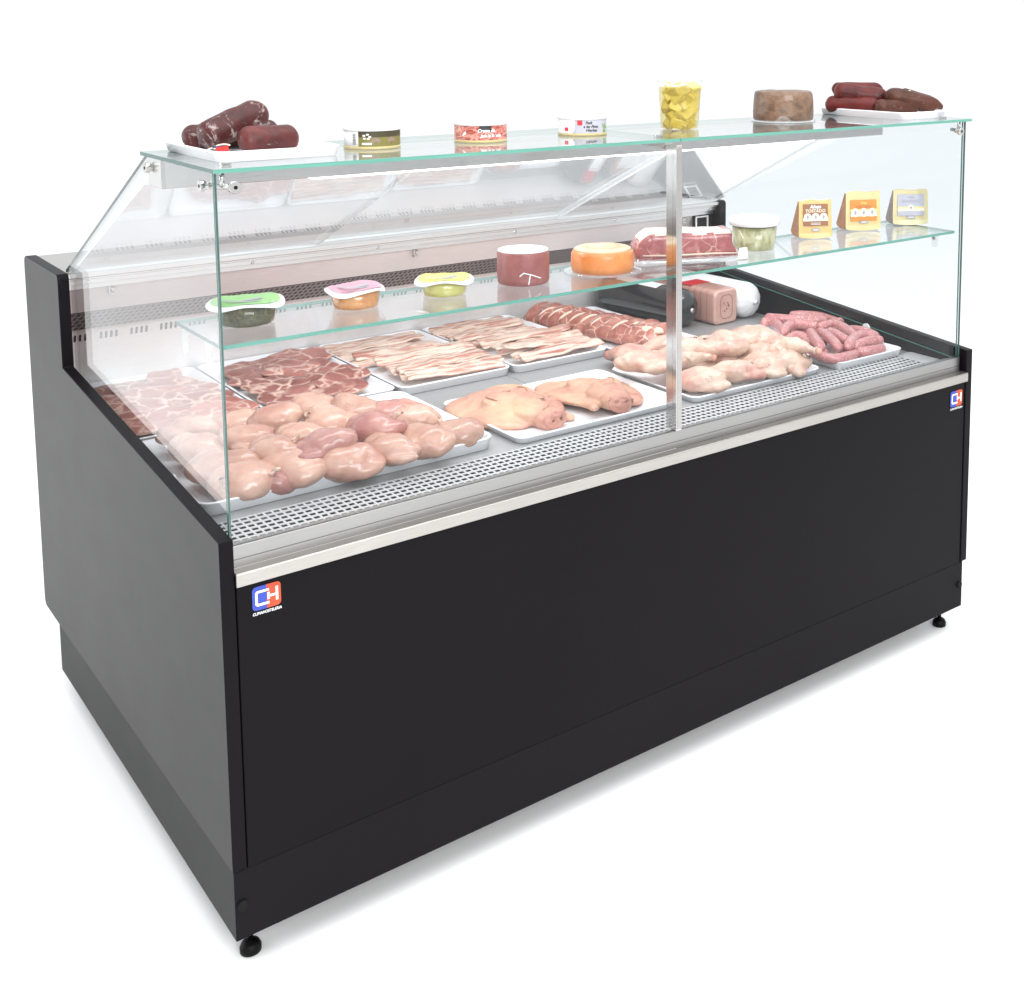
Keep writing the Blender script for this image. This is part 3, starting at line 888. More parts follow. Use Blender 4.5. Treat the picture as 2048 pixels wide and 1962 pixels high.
# ------------------------------------------------------------------ skinless chicken thighs
def thigh_mesh(seed):
    rnd = random.Random(seed)
    a = rnd.uniform(0.9, 1.1)
    parts = [((0, 0, 0), (0.046 * a, 0.038, 0.027), (0, 0, 0)),
             ((0.016, 0.010 * rnd.choice((-1, 1)), 0.006), (0.032, 0.029, 0.023), (0, 0, rnd.uniform(-40, 40))),
             ((-0.020, rnd.uniform(-0.012, 0.012), -0.006), (0.036, 0.034, 0.018), (0, 6, rnd.uniform(-30, 30))),
             ((rnd.uniform(-0.03, 0.03), rnd.choice((-1, 1)) * 0.026, -0.012), (0.030, 0.018, 0.011), (0, 0, rnd.uniform(-20, 20)))]
    cr = []
    for k in range(3):      # folds and tucks between the muscles
        a = rnd.uniform(0, 6.28); rr = rnd.uniform(0.3, 0.95)
        cr.append(((0.048 * rr * cos(a), 0.034 * rr * sin(a), 0.012), (rnd.uniform(0.013, 0.035), rnd.uniform(0.012, 0.022), 0.035), rnd.uniform(0.002, 0.0036)))
    return blob(parts, 0.003, 7, 0.0034, 18, seed, crease=cr)
tm = [thigh_mesh(s) for s in (1, 2, 3, 4, 5, 6, 7, 8, 9)]
for i, q in enumerate(tm):
    q.materials.append(M['thigh_pink' if i in (2, 5, 8) else 'thigh'])
    for pl in q.polygons: pl.use_smooth = True
ftm = [blob([((0, 0, 0), (0.014, 0.0045, 0.004), (0, 0, 0)), ((0.008, 0.005, 0.001), (0.009, 0.004, 0.0035), (0, 0, 40)), ((-0.010, -0.003, 0), (0.007, 0.0045, 0.003), (0, 0, -30))], 0.0016, 2, 0.004, 90, q) for q in range(3)]
for q in ftm:
    q.materials.append(M['trim_fat'])
    for pl in q.polygons: pl.use_smooth = True
def c5p(a, b): return (300 + a * 0.38265, 600 + b * 0.38265)
TH = [  # crop x, crop y, centre height, yaw, size, mesh, label
    (215, 700, 0.706, -35, 1.02, 0, 'pale thigh in the back left corner of the chicken pile, by the side panel'),
    (450, 668, 0.704, -20, 0.92, 1, 'thigh lying behind the green edge of the front glass corner, back row'),
    (245, 815, 0.700, -20, 1.08, 3, 'leftmost thigh of the chicken pile, hanging over the tray floor'),
    (490, 745, 0.716, -55, 0.95, 4, 'thigh pressed to the glass corner, in the middle of the pile'),
    (385, 905, 0.700, -15, 1.15, 1, 'long thigh directly behind the foremost thigh of the pile'),
    (495, 985, 0.692, -5, 1.16, 0, 'smooth thigh foremost in the tray, at its front left corner'),
    (640, 820, 0.716, -48, 1.00, 3, 'thigh riding on top of the front row, left of the centre'),
    (755, 905, 0.694, -60, 1.20, 4, 'broad flat thigh in the front row next to the foremost one'),
    (655, 640, 0.716, -40, 1.00, 1, 'highest thigh at the back of the pile, left of its middle'),
    (870, 588, 0.708, -25, 1.02, 0, 'thigh half hidden at the very back against the chop tray'),
    (925, 662, 0.712, -58, 1.00, 3, 'folded thigh just behind the pink one in the pile'),
    (780, 732, 0.712, -30, 0.92, 0, 'rounded thigh in the dead centre of the chicken pile'),
    (930, 775, 0.722, -12, 1.02, 2, 'pinkest thigh lying on top in the middle of the pile'),
    (1085, 600, 0.708, -30, 1.00, 1, 'thigh at the back right of the pile, pointing to the bacon'),
    (1040, 880, 0.694, -28, 1.16, 4, 'glossy lobed thigh at the middle of the front row'),
    (1175, 690, 0.716, -40, 1.08, 2, 'reddish thigh standing on the right slope of the pile'),
    (1255, 815, 0.696, -45, 1.08, 3, 'thigh touching the front rim right of the middle'),
    (1240, 610, 0.702, -60, 0.90, 5, 'small purplish thigh in the back right of the pile'),
    (1385, 625, 0.698, -45, 0.95, 1, 'thigh at the right end of the back row'),
    (1435, 765, 0.694, -50, 1.08, 0, 'smooth thigh second from the right end of the front row'),
    (1620, 720, 0.690, -50, 0.98, 4, 'thigh at the far right end of the chicken tray'),
    (850, 845, 0.688, -30, 1.00, 5, 'thigh squeezed below the pink one, mostly hidden'),
    (640, 985, 0.684, -30, 0.85, 5, 'dark bit of thigh wedged between the two foremost ones'),
    (560, 870, 0.690, -60, 0.85, 5, 'thigh underneath showing only a dark tuck beside the glass edge'),
]
for (a, b_, z, yaw, s, mi, lb) in TH:
    px_, py2 = c5p(a * 0.985 + 12, b_ - (34 if b_ > 800 else 20))
    if random.random() < 0.45 and mi < 6: mi = {0: 6, 1: 7, 3: 6, 4: 7, 2: 8, 5: 8}[mi]
    o = bpy.data.objects.new('chicken_thigh', tm[mi]); COL.objects.link(o)
    o.location = at(px_, py2, z)
    o.rotation_euler = (radians(random.uniform(-14, 14)), radians(random.uniform(-10, 10)), radians(yaw + random.choice((0, 180))))
    s *= 1.06; o.scale = (s, s, s * 0.97)
    tag(o, 'skinless ' + lb, 'chicken thigh', 'skinless chicken thighs on the large tray')
    if random.random() < 0.7:
        sg = random.choice((-1, 1))
        f = bpy.data.objects.new('fat_trim', ftm[random.randrange(3)]); COL.objects.link(f); f.parent = o
        f.location = (random.uniform(0.018, 0.038) * sg, random.uniform(-0.022, 0.022), random.uniform(0.006, 0.013))
        f.rotation_euler = (random.uniform(-0.5, 0.5), random.uniform(-0.5, 0.5) + 0.5 * sg, random.uniform(0, 3))

# ------------------------------------------------------------------ pork neck chops
def slab(w, d, th, seed, lobes=0.16, wave=0.004, nr=7, ns=40):
    rnd = random.Random(seed)
    off = Vector((seed * 2.3, seed * 5.1, 0))
    def rad(a): return 1 + lobes * noise.noise(Vector((cos(a), sin(a), 0)) * 1.2 + off) * 1.6 + 0.05 * noise.noise(Vector((cos(a), sin(a), 0)) * 5 + off)
    b = MB()
    def z(x, y): return wave * noise.noise(Vector((x, y, 0)) * 18 + off) * 1.5
    def ring(f, side):
        out = []
        for k in range(ns):
            a = 2 * pi * k / ns; q = rad(a) * f
            x, y = q * cos(a) * w / 2, q * sin(a) * d / 2
            out.append((x, y, z(x, y) + side))
        return out
    rings = [ring(0.03, 0)] + [ring(f, 0) for f in (0.3, 0.6, 0.9)] + [ring(0.99, 0.0008), ring(1.02, th * 0.4), ring(1.0, th * 0.8), ring(0.95, th)] + [ring(f, th + 0.0008) for f in (0.75, 0.5, 0.25)] + [ring(0.03, th)]
    b.loft(rings)
    me = b.mesh('slab')
    for pl in me.polygons: pl.use_smooth = True
    return me
cm = [slab(0.138, 0.106, 0.0075, s, 0.36, 0.0035) for s in (11, 12, 13, 14, 15)]
for q in cm:
    q.materials.append(M['chop']); q.materials.append(M['chop_fat'])
    rnd = random.Random(len(q.vertices) + q.vertices[50].co.x * 1e5)
    a0 = rnd.uniform(-pi, pi)
    for pl in q.polygons:
        c = pl.center
        f = sqrt((c.x / 0.071) ** 2 + (c.y / 0.054) ** 2)
        if abs(pl.normal.z) < 0.75 and f > 0.5: pl.material_index = 1
rows = ('back', 'second', 'third', 'front'); cols = ('left', 'middle', 'right')
def chops(x0, x1, y0, y1, which, seed):
    rnd = random.Random(seed)
    for r in range(4):
        for c in range(3):
            x = x0 + (x1 - x0) * (c + 0.5) / 3 + rnd.uniform(-0.012, 0.012)
            y = y1 - (y1 - y0) * (r + 0.5) / 4 + rnd.uniform(-0.012, 0.012)
            o = bpy.data.objects.new('pork_chop', cm[rnd.randrange(5)]); COL.objects.link(o)
            o.location = (x, y, Z1 + 0.012 + 0.0045 * ((c + r) % 3) + 0.002 * r)
            o.rotation_euler = (radians(rnd.uniform(3, 8)), radians(rnd.uniform(-7, 3)), radians(rnd.uniform(-60, 60)))
            s = rnd.uniform(0.86, 1.02); o.scale = (s, s, 1)
            tag(o, 'marbled pork chop in the %s row, %s column, of the %s' % (rows[r], cols[c], which), 'pork chop', 'pork neck chops in the two back left trays')
chops(0.080, 0.262, 0.668, 1.030, 'leftmost back tray', 3)
chops(0.368, 0.560, 0.675, 1.045, 'tray beside the bacon', 5)

# ------------------------------------------------------------------ bacon
def strip_mesh(Ln, wd, th, seed):
    rnd = random.Random(seed)
    off = Vector((seed * 3.1, 0, seed))
    n = 44; rings = []
    for i in range(n):
        t = i / (n - 1); x = (t - 0.5) * Ln
        cy = 0.008 * noise.noise(Vector((t * 2.2, 0, 0)) + off)
        cz = 0.005 * noise.noise(Vector((t * 5.0, 4, 0)) + off)
        tw = 0.35 * noise.noise(Vector((t * 3.0, 9, 0)) + off)
        w = wd * (1 + 0.18 * noise.noise(Vector((t * 4, 2, 0)) + off)) * (1 if 0 < i < n - 1 else 0.8)
        ring = []
        prof = [(-.5, 0), (-.47, .7), (-.25, 1.0), (0, .95), (.25, 1.0), (.47, .7), (.5, 0), (.25, -.15), (-.25, -.15)]
        for u, h in prof:
            yy = u * w; zz = h * th + 0.003 * noise.noise(Vector((t * 7, u * 3, 1)) + off)
            ring.append((x, cy + yy * cos(tw) - zz * sin(tw), cz + yy * sin(tw) + zz * cos(tw)))
        rings.append(ring)
    b = MB(); b.loft(rings)
    me = b.mesh('strip')
    for pl in me.polygons: pl.use_smooth = True
    me.materials.append(M['bacon'])
    return me
bm_ = [strip_mesh(0.252, 0.033, 0.0042, s) for s in (21, 22, 23, 24, 25, 26)]
ords = ('rearmost', 'second', 'third', 'fourth', 'fifth', 'sixth', 'seventh', 'eighth', 'ninth', 'tenth', 'eleventh', 'twelfth', 'thirteenth', 'foremost')
def bacon(x0, x1, y0, y1, which, seed):
    rnd = random.Random(seed)
    n = 14
    for i in range(n):
        front = i > 6
        y = y1 - (y1 - y0) * (i + 0.5) / n
        o = bpy.data.objects.new('bacon_strip', bm_[rnd.randrange(6)]); COL.objects.link(o)
        sh = (0.018 if front else -0.012) + rnd.uniform(-0.008, 0.008)
        o.location = ((x0 + x1) / 2 + sh, y, Z1 + 0.011 + (0.011 if front else 0.003) + 0.0045 * (i % 3))
        o.rotation_euler = (radians(rnd.uniform(9, 24)), radians(rnd.uniform(-3, 3)), radians(rnd.uniform(-9, 6) + (180 if rnd.random() < .5 else 0)))
        if abs(o.rotation_euler.z) > 2: o.rotation_euler.x *= -1
        s = rnd.uniform(0.92, 1.0); o.scale = (s, rnd.uniform(0.95, 1.2), 1)
        tag(o, '%s streaky bacon strip %s' % (ords[i], which), 'bacon', 'bacon strips in two trays')
bacon(0.630, 0.868, 0.645, 1.072, 'counted from the back of the tray beside the pork chops', 31)
bacon(0.918, 1.138, 0.645, 1.072, 'counted from the back of the tray beside the ribs', 37)

# ------------------------------------------------------------------ rack of ribs
def ribs():
    p0 = at(1052, 622, 0.690); p1 = at(1345, 680, 0.690)
    d = (p1 - p0); Ln = d.length; ang = math.atan2(d.y, d.x)
    rt = thing('rib_rack', 'long rack of raw pork ribs lying across its white tray', 'ribs', ((p0 + p1) / 2).xy.to_3d() + Vector((0, 0, Z1 + 0.006)), (0, 0, ang))
    n, k = 90, 26
    rings = []
    for i in range(n):
        t = i / (n - 1); x = (t - 0.5) * Ln
        env = min(1, (min(t, 1 - t) / 0.10 + 0.02)) ** 0.5
        wv = 0.5 + 0.5 * cos(t * 2 * pi * 11)
        ring = []
        for j in range(k):
            a = 2 * pi * j / k
            yy = cos(a) * 0.060 * (0.75 + 0.3 * t) * env
            zz = (0.024 + 0.024 * sin(a) * (1 + 0.1 * wv) + 0.010 * cos(a)) * env + 0.003
            q = Vector((x * 22, cos(a) * 1.4, sin(a) * 1.4))
            dd = 0.0045 * noise.fractal(q, 1, 2, 4) + (0.0028 * wv if sin(a) > 0 else 0)
            ring.append((x, yy + cos(a) * dd + 0.004 * noise.noise(Vector((x * 20, 3, 0))), max(0.001, zz + sin(a) * dd)))
        rings.append(ring)
    b = MB(); b.loft(rings); b.put('rib_meat', 'ribs', rt, smooth=True)
    for i in range(8):
        t = 0.20 + i * 0.072; x = (t - 0.5) * Ln
        pts = [(x + 0.020 * (s_ - 0.5), -0.046 + 0.070 * s_, 0.0105 + 0.0395 * sin(pi * (0.20 + 0.52 * s_)) + 0.001 * sin(i * 2.1)) for s_ in [q / 9 for q in range(10)]]
        tube(pts, sausage_radii(10, 0.0032 + 0.0014 * ((i * 7) % 3) / 2, 0.3), 10).put('rib_bone', 'rib_bone', rt, smooth=True)
    for i, (x, y, z, r) in enumerate(((0.30, 0.004, 0.044, 0.019), (0.39, -0.012, 0.042, 0.018))):
        me = blob([((0, 0, 0), (r * 1.6, r, r * 0.6), (0, 0, 20 * i)), ((r * 0.8, r * 0.3, 0), (r, r * 0.8, r * 0.5), (0, 0, 0))], 0.003, 3, 0.006, 40, i)
        link('fat_flap', me, 'fat', rt, True, (x * Ln, y, z))
ribs()

# ------------------------------------------------------------------ chicken legs
def leg_mesh(seed, drum=True):
    rnd = random.Random(seed)
    parts = [((0, 0, 0), (0.056, 0.043, 0.024), (0, 0, 0)), ((-0.030, 0.010, -0.004), (0.040, 0.038, 0.018), (0, 0, rnd.uniform(0, 50))), ((0.020, -0.020, -0.008), (0.044, 0.030, 0.014), (0, 0, rnd.uniform(-30, 10)))]
    if drum:
        parts += [((0.052, 0.012, 0.003), (0.036, 0.027, 0.023), (0, 0, 20)), ((0.080, 0.024, 0.003), (0.034, 0.019, 0.017), (0, 0, 22)), ((0.108, 0.035, 0.003), (0.026, 0.0125, 0.0115), (0, 0, 22)), ((0.130, 0.043, 0.003), (0.013, 0.0125, 0.0115), (0, 0, 0))]
    return blob(parts, 0.003, 4, 0.0062, 20, seed, crease=[((0.035, 0.0, 0.025), (0.010, 0.03, 0.03), 0.004), ((-0.02, -0.015, 0.025), (0.03, 0.01, 0.03), 0.003)])
lm = [leg_mesh(1), leg_mesh(2), leg_mesh(3, False), leg_mesh(4, False)]
for q in lm:
    q.materials.append(M['skin'])
    for pl in q.polygons: pl.use_smooth = True
def c7(a, b): return (1300 + a * 0.3993, 500 + b * 0.3993)
LEGS = [  # zoom x, y, height, yaw, size, mesh, has drum, label
    (-20, 560, 0.712, -38, 1.10, 0, True, 'pale chicken leg behind the steel post with its drumstick pointing right'),
    (330, 480, 0.724, 150, 1.15, 1, True, 'chicken leg lying on top just right of the steel post'),
    (480, 440, 0.722, 160, 1.18, 0, True, 'uppermost chicken leg at the back of the pile'),
    (640, 470, 0.712, -110, 0.95, 1, True, 'chicken leg at the back right whose drumstick hangs to the front'),
    (255, 650, 0.690, -40, 1.05, 2, False, 'blushed chicken thigh piece in front, next to the steel post'),
    (425, 605, 0.692, -20, 1.02, 3, False, 'skin-on thigh piece in the middle of the front row'),
    (575, 572, 0.694, -65, 1.02, 2, False, 'skin-on thigh piece with a red cut spot, front row right of the middle'),
    (700, 545, 0.692, -75, 1.05, 3, False, 'skin-on thigh piece at the right end of the pile'),
    (80, 470, 0.704, -15, 0.95, 3, False, 'skin-on thigh piece at the back left behind the steel post'),
    (-100, 520, 0.694, -60, 0.95, 2, False, 'skin-on thigh piece at the far left end of the leg tray'),
    (540, 520, 0.700, -30, 1.05, 3, False, 'skin-on thigh piece in the middle of the heap, between both rows'),
    (650, 500, 0.698, -50, 1.00, 2, False, 'skin-on thigh piece behind the right end of the front row'),
    (200, 560, 0.692, -10, 1.00, 3, False, 'skin-on thigh piece right behind the blushed one at the post'),
    (370, 545, 0.690, -60, 0.95, 3, False, 'skin-on thigh piece buried under the upper legs'),
]
for (a, b_, z, yaw, s, mi, dr, lb) in LEGS:
    q = c7(a, b_)
    t = thing('raw_drumstick' if dr else 'raw_thigh_piece', lb, 'chicken leg', at(q[0], q[1], z), (radians(random.uniform(-10, 10)), radians(random.uniform(-8, 8)), radians(yaw)), 'skin-on chicken legs')
    t.scale = (s, s, s)
    o = bpy.data.objects.new('skin_meat', lm[mi]); COL.objects.link(o); o.parent = t
    if dr:
        b = MB(); tube([(0.136, 0.045, 0.003), (0.143, 0.048, 0.003), (0.147, 0.0495, 0.003)], [0.0095, 0.0085, 0.004], 12, b)
        b.put('bone_end', 'bone', t, smooth=True)

# ------------------------------------------------------------------ pig faces
def pig(loc, yaw, s, label, seed, tilt=(0, 0), flap=1):
    t = thing('pig_face', label, 'pig face', loc, (radians(tilt[0]), radians(tilt[1]), radians(yaw)), 'pig faces on one tray')
    t.scale = (s, s, s * 0.86)
    rnd = random.Random(seed)
    parts = [((-0.068, 0, 0.010), (0.066, 0.082, 0.026), (0, 0, 0)), ((-0.015, 0.0, 0.016), (0.080, 0.070, 0.030), (0, 0, 0)),
             ((0.045, 0.0, 0.022), (0.060, 0.044, 0.030), (0, 6, 0)), ((0.090, 0.0, 0.020), (0.028, 0.032, 0.027), (0, 0, 0)),
             ((-0.092, 0.056, 0.008), (0.058, 0.048, 0.017), (0, 0, 30)), ((-0.090, -0.058, 0.008), (0.056, 0.046, 0.017), (0, 0, -30)),
             ((-0.005, 0.056, 0.008), (0.088, 0.044, 0.017), (0, 0, -12)), ((-0.005, -0.054, 0.008), (0.088, 0.044, 0.017), (0, 0, 12)),
             ((0.060, flap * 0.050, 0.008), (0.040, 0.016, 0.013), (0, 0, -14 * flap)), ((0.090, flap * 0.046, 0.007), (0.022, 0.012, 0.010), (0, 0, 25 * flap)),
             ((-0.032, 0.043, 0.036), (0.024, 0.015, 0.009), (0, 0, 10)), ((-0.032, -0.043, 0.036), (0.024, 0.015, 0.009), (0, 0, -10)),
             ((0.108, 0.0, 0.020), (0.010, 0.028, 0.024), (0, -10, 0))]
    cr = [((0.030, 0.030, 0.046), (0.045, 0.014, 0.03), 0.004), ((0.030, -0.030, 0.046), (0.045, 0.014, 0.03), 0.004),
          ((0.085, 0.0, 0.050), (0.009, 0.06, 0.03), 0.0035), ((-0.012, 0.02, 0.05), (0.03, 0.012, 0.03), 0.003),
          ((-0.075, 0.015, 0.035), (0.05, 0.018, 0.03), 0.005), ((-0.055, -0.062, 0.025), (0.018, 0.04, 0.03), 0.004), ((0.025, 0.072, 0.02), (0.014, 0.05, 0.03), 0.004)]
    me = blob(parts, 0.0028, 8, 0.0055, 12, seed, flat=0.002, crease=cr)
    link('face_skin', me, 'pigskin', t, True)
    me = blob([((0.1145, 0, 0.0210), (0.0075, 0.0285, 0.0235), (0, -10, 0))], 0.0022, 3, 0.005, 30, seed,
              crease=[((0.121, 0.011, 0.023), (0.009, 0.006, 0.007), 0.005), ((0.121, -0.011, 0.023), (0.009, 0.006, 0.007), 0.005), ((0.121, 0, 0.044), (0.01, 0.008, 0.012), 0.004)])
    sn = link('snout', me, 'snout', t, True)
    for sy in ((0.012, -0.012) if seed == 5 else (0.012,)):
        link('nostril', blob([((0.1182, sy * 0.92, 0.0235), (0.0022, 0.0034, 0.0024), (0, 0, 25 * (1 if sy > 0 else -1)))], 0.001, 2), 'pigdark', sn, True)
        pts = bez((-0.050, sy * 3.3, 0.0440), (-0.032, sy * 4.3, 0.0475), (-0.012, sy * 3.2, 0.0440), 10)
        tube(pts, sausage_radii(10, 0.0016, 0.3), 8).put('eyelid_slit', 'pigfold', t, smooth=True)
def pig_at(eyes, snout, s, label, seed, flap):
    e, n_ = at(*eyes, 0.700), at(*snout, 0.685)
    d = (n_ - e).xy.normalized()
    c = n_.xy - d * 0.115 * s
    pig((c.x, c.y, Z1 + 0.006), math.degrees(math.atan2(d.y, d.x)), s, label, seed, (2, 2) if seed == 5 else (-5, -4), flap)
pig_at((1026, 794), (1112, 834), 1.02, 'pig face on the left of the tray with its snout towards the front rim', 5, 1)
pig_at((1188, 764), (1240, 812), 1.04, 'pig face on the right of the tray next to the steel post', 8, -1)

# ------------------------------------------------------------------ fresh sausages
def c9(a, b): return (1450 + a * 0.2449, 540 + b * 0.2449)
SAUS = [((560, 632), (620, 622), (690, 640), .676, .0080, 'short sausage end at the front left rim of the pink sausage tray'),
        ((690, 655), (890, 725), (1085, 668), .678, .0088, 'curved sausage along the front rim of the tray'),
        ((1075, 672), (1180, 660), (1296, 640), .679, .0088, 'sausage along the right part of the front rim'),
        ((505, 580), (590, 540), (680, 578), .684, .0090, 'short plump sausage low at the left of the pile'),
        ((305, 440), (400, 425), (490, 530), .684, .0088, 'sausage curling down at the back left of the pile'),
        ((520, 376), (720, 372), (945, 430), .688, .0088, 'rearmost sausage with its tied end sticking up'),
        ((325, 388), (560, 405), (860, 408), .693, .0092, 'long straight sausage across the back of the pile'),
        ((475, 525), (560, 440), (770, 470), .697, .0092, 'bent sausage arching over the left of the pile'),
        ((760, 470), (850, 440), (960, 415), .700, .0075, 'thin twisted link at the top of the pile'),
        ((1000, 490), (1120, 500), (1250, 552), .690, .0088, 'sausage at the back right of the pile by the side panel'),
        ((870, 440), (980, 480), (1090, 570), .698, .0090, 'sausage slanting from the top knot to the right'),
        ((850, 500), (930, 540), (1010, 590), .694, .0088, 'sausage slanting down in the centre right of the pile'),
        ((765, 500), (860, 560), (935, 648), .694, .0090, 'sausage slanting down in the centre of the pile'),
        ((695, 500), (740, 570), (790, 648), .694, .0090, 'steepest sausage pointing to the front at the left centre'),
        ((1240, 545), (1090, 540), (1000, 640), .698, .0092, 'curved sausage hooking round the right of the pile'),
        ((580, 655), (700, 668), (850, 690), .674, .0085, 'sausage lying low behind the front rim, left of the centre'),
        ((640, 575), (720, 600), (820, 600), .678, .0085, 'sausage buried under the steepest one at the left centre'),
        ((540, 500), (620, 470), (720, 520), .680, .0085, 'sausage hidden under the bent one at the left of the pile'),
        ((930, 640), (1010, 650), (1100, 640), .680, .0085, 'sausage tucked in behind the front rim, right of the centre'),
        ((900, 560), (980, 600), (1060, 600), .682, .0085, 'sausage filling the gap under the slanting ones on the right'),
        ((1050, 640), (1150, 590), (1290, 578), .690, .0092, 'speckled sausage lying on the right front of the pile')]
for (p0, p1, p2, z, r, lb) in SAUS:
    A = [at(*c9(*q), z + 0.004 + dz) for q, dz in ((p0, -0.002), (p1, 0.002), (p2, -0.002))]
    o0 = A[1].copy(); n = 22
    pts = [tuple(Vector(q) - o0) for q in bez(A[0], A[1] * 2 - (A[0] + A[2]) / 2, A[2], n)]
    o = tube(pts, sausage_radii(n, r * 1.42, 0.10, 0.35), 16, wob=0.10, seed=len(lb)).put('fresh_sausage', 'link', None, smooth=True, loc=o0)
    tag(o, lb, 'sausage', 'fresh pink sausages on the right tray')

# ------------------------------------------------------------------ deli logs at the right back
def logz(x, y0, y1, r, seg=40):
    n = 30
    rings = []
    for i in range(n):
        t = i / (n - 1); y = y0 + (y1 - y0) * t
        e = min(t, 1 - t) * (y1 - y0) / r
        f = sqrt(max(0.0, 1 - (1 - min(1, e)) ** 2.4))
        f = max(f, 0.06)
        pl = max(0, 1 - e)
        rings.append([(r * f * (1 + 0.035 * pl * cos(a * 11)) * cos(a), y - y0, r + r * f * (1 + 0.035 * pl * cos(a * 11)) * sin(a)) for a in [2 * pi * k / seg for k in range(seg)]])
    b = MB(); b.loft(rings)
    return b
def dense_log(par, name, mat, r, Ln):
    n = 64; seg = 88; rings = []
    for i in range(n):
        t = i / (n - 1); u = (1 - cos(pi * t)) / 2
        y = Ln * u; e = min(y, Ln - y) / (r * 0.85)
        f = max(0.05, sqrt(max(0.0, 1 - (1 - min(1, e)) ** 2.3)))
        pl = max(0, 1 - e)
        rings.append([(r * f * (1 + 0.045 * pl * abs(sin(a * 6))) * cos(a), y, r + r * f * (1 + 0.045 * pl * abs(sin(a * 6))) * sin(a)) for a in [2 * pi * k / seg for k in range(seg)]])
    b = MB(); b.loft(rings)
    return b.put(name, mat, par, smooth=True)
def knot(par, r, mat, sz=0.006):
    b = MB(); tube([(0, 0.004, r), (0, -0.003, r), (0, -0.009, r)], [sz, sz * 0.8, sz * 1.1], 12, b)
    b.put('tied_end', mat, par, smooth=True)
t = thing('black_sausage_log', 'thick black-cased sausage log with a white label, left of the square ham', 'sausage log', (1.492, 0.705, Z1), (0, 0, radians(4)), 'deli logs at the right back')
dense_log(t, 'casing', 'mortadella_film', 0.052, 0.36); knot(t, 0.052, 'chrome')
b = MB()
for (a0, a1, y0, y1, mi) in ((78, 118, 0.11, 0.28, 0), (78, 118, 0.2805, 0.33, 1)):
    for k in range(8):
        u, w = radians(a0 + (a1 - a0) * k / 8), radians(a0 + (a1 - a0) * (k + 1) / 8)
        R = 0.0526
        b.quad((R * cos(u), y0, 0.052 + R * sin(u)), (R * cos(u), y1, 0.052 + R * sin(u)), (R * cos(w), y1, 0.052 + R * sin(w)), (R * cos(w), y0, 0.052 + R * sin(w)), mi)
b.put('paper_label', ['white', 'ink_red'], t, recalc=False)
hm = thing('square_ham', 'square pink ham block with a brown ring printed on its end face', 'ham', (1.606, 0.690, Z1), (0, 0, radians(3)), 'deli logs at the right back')
b = MB(); b.loft([[(q[0], y, 0.048 + q[1]) for q in rrect(w, h, 0.014, 6)] for (w, h, y) in ((0.078, 0.086, 0), (0.086, 0.094, 0.004), (0.088, 0.096, 0.010), (0.088, 0.096, 0.33), (0.078, 0.086, 0.338))])
o = b.put('ham_body', ['ham_pack', 'ham_face'], hm, smooth=True)
for pl in o.data.polygons:
    if pl.center.y < 0.004 and abs(pl.normal.y) > 0.7: pl.material_index = 1; pl.use_smooth = False
b = MB()
for y in (0.030, 0.055, 0.080, 0.105, 0.130, 0.155):
    b.loft([[(q[0], yy, 0.048 + q[1]) for q in rrect(0.0892, 0.0972, 0.014, 6)] for yy in (y, y + 0.0012)], 0, False, False)
b.loft([[(q[0], -0.0006, 0.048 + q[1]) for q in rrect(w, h, rr, 6)] for (w, h, rr) in ((0.046, 0.066, 0.016), (0.043, 0.063, 0.015))], 0, False, False)
rnd = random.Random(4)
for _ in range(14):
    x, z = rnd.uniform(-0.010, 0.010), rnd.uniform(-0.016, 0.016)
    s_ = rnd.uniform(0.0012, 0.003)
    b.poly([(x + s_ * cos(a) * rnd.uniform(.5, 1.3), -0.0006, 0.048 + z + s_ * sin(a) * rnd.uniform(.5, 1.3)) for a in [2 * pi * k / 7 for k in range(7)]])
b.put('printed_ring', 'ham_line', hm, recalc=False)
b = MB(); zt_ = 0.0966
b.quad((-0.040, 0.10, zt_), (0.036, 0.10, zt_), (0.036, 0.155, zt_), (-0.040, 0.155, zt_), 1)
b.quad((-0.040, 0.1555, zt_), (0.036, 0.1555, zt_), (0.036, 0.30, zt_), (-0.040, 0.30, zt_), 0)
b.put('top_label', ['white', 'ink_red'], hm, recalc=False)
t = thing('white_sausage_log', 'smooth white-cased sausage log with a pleated tied end, right of the square ham', 'sausage log', (1.700, 0.680, Z1), (0, 0, radians(4)), 'deli logs at the right back')
dense_log(t, 'casing', 'white_casing', 0.050, 0.40); knot(t, 0.050, 'white_casing')

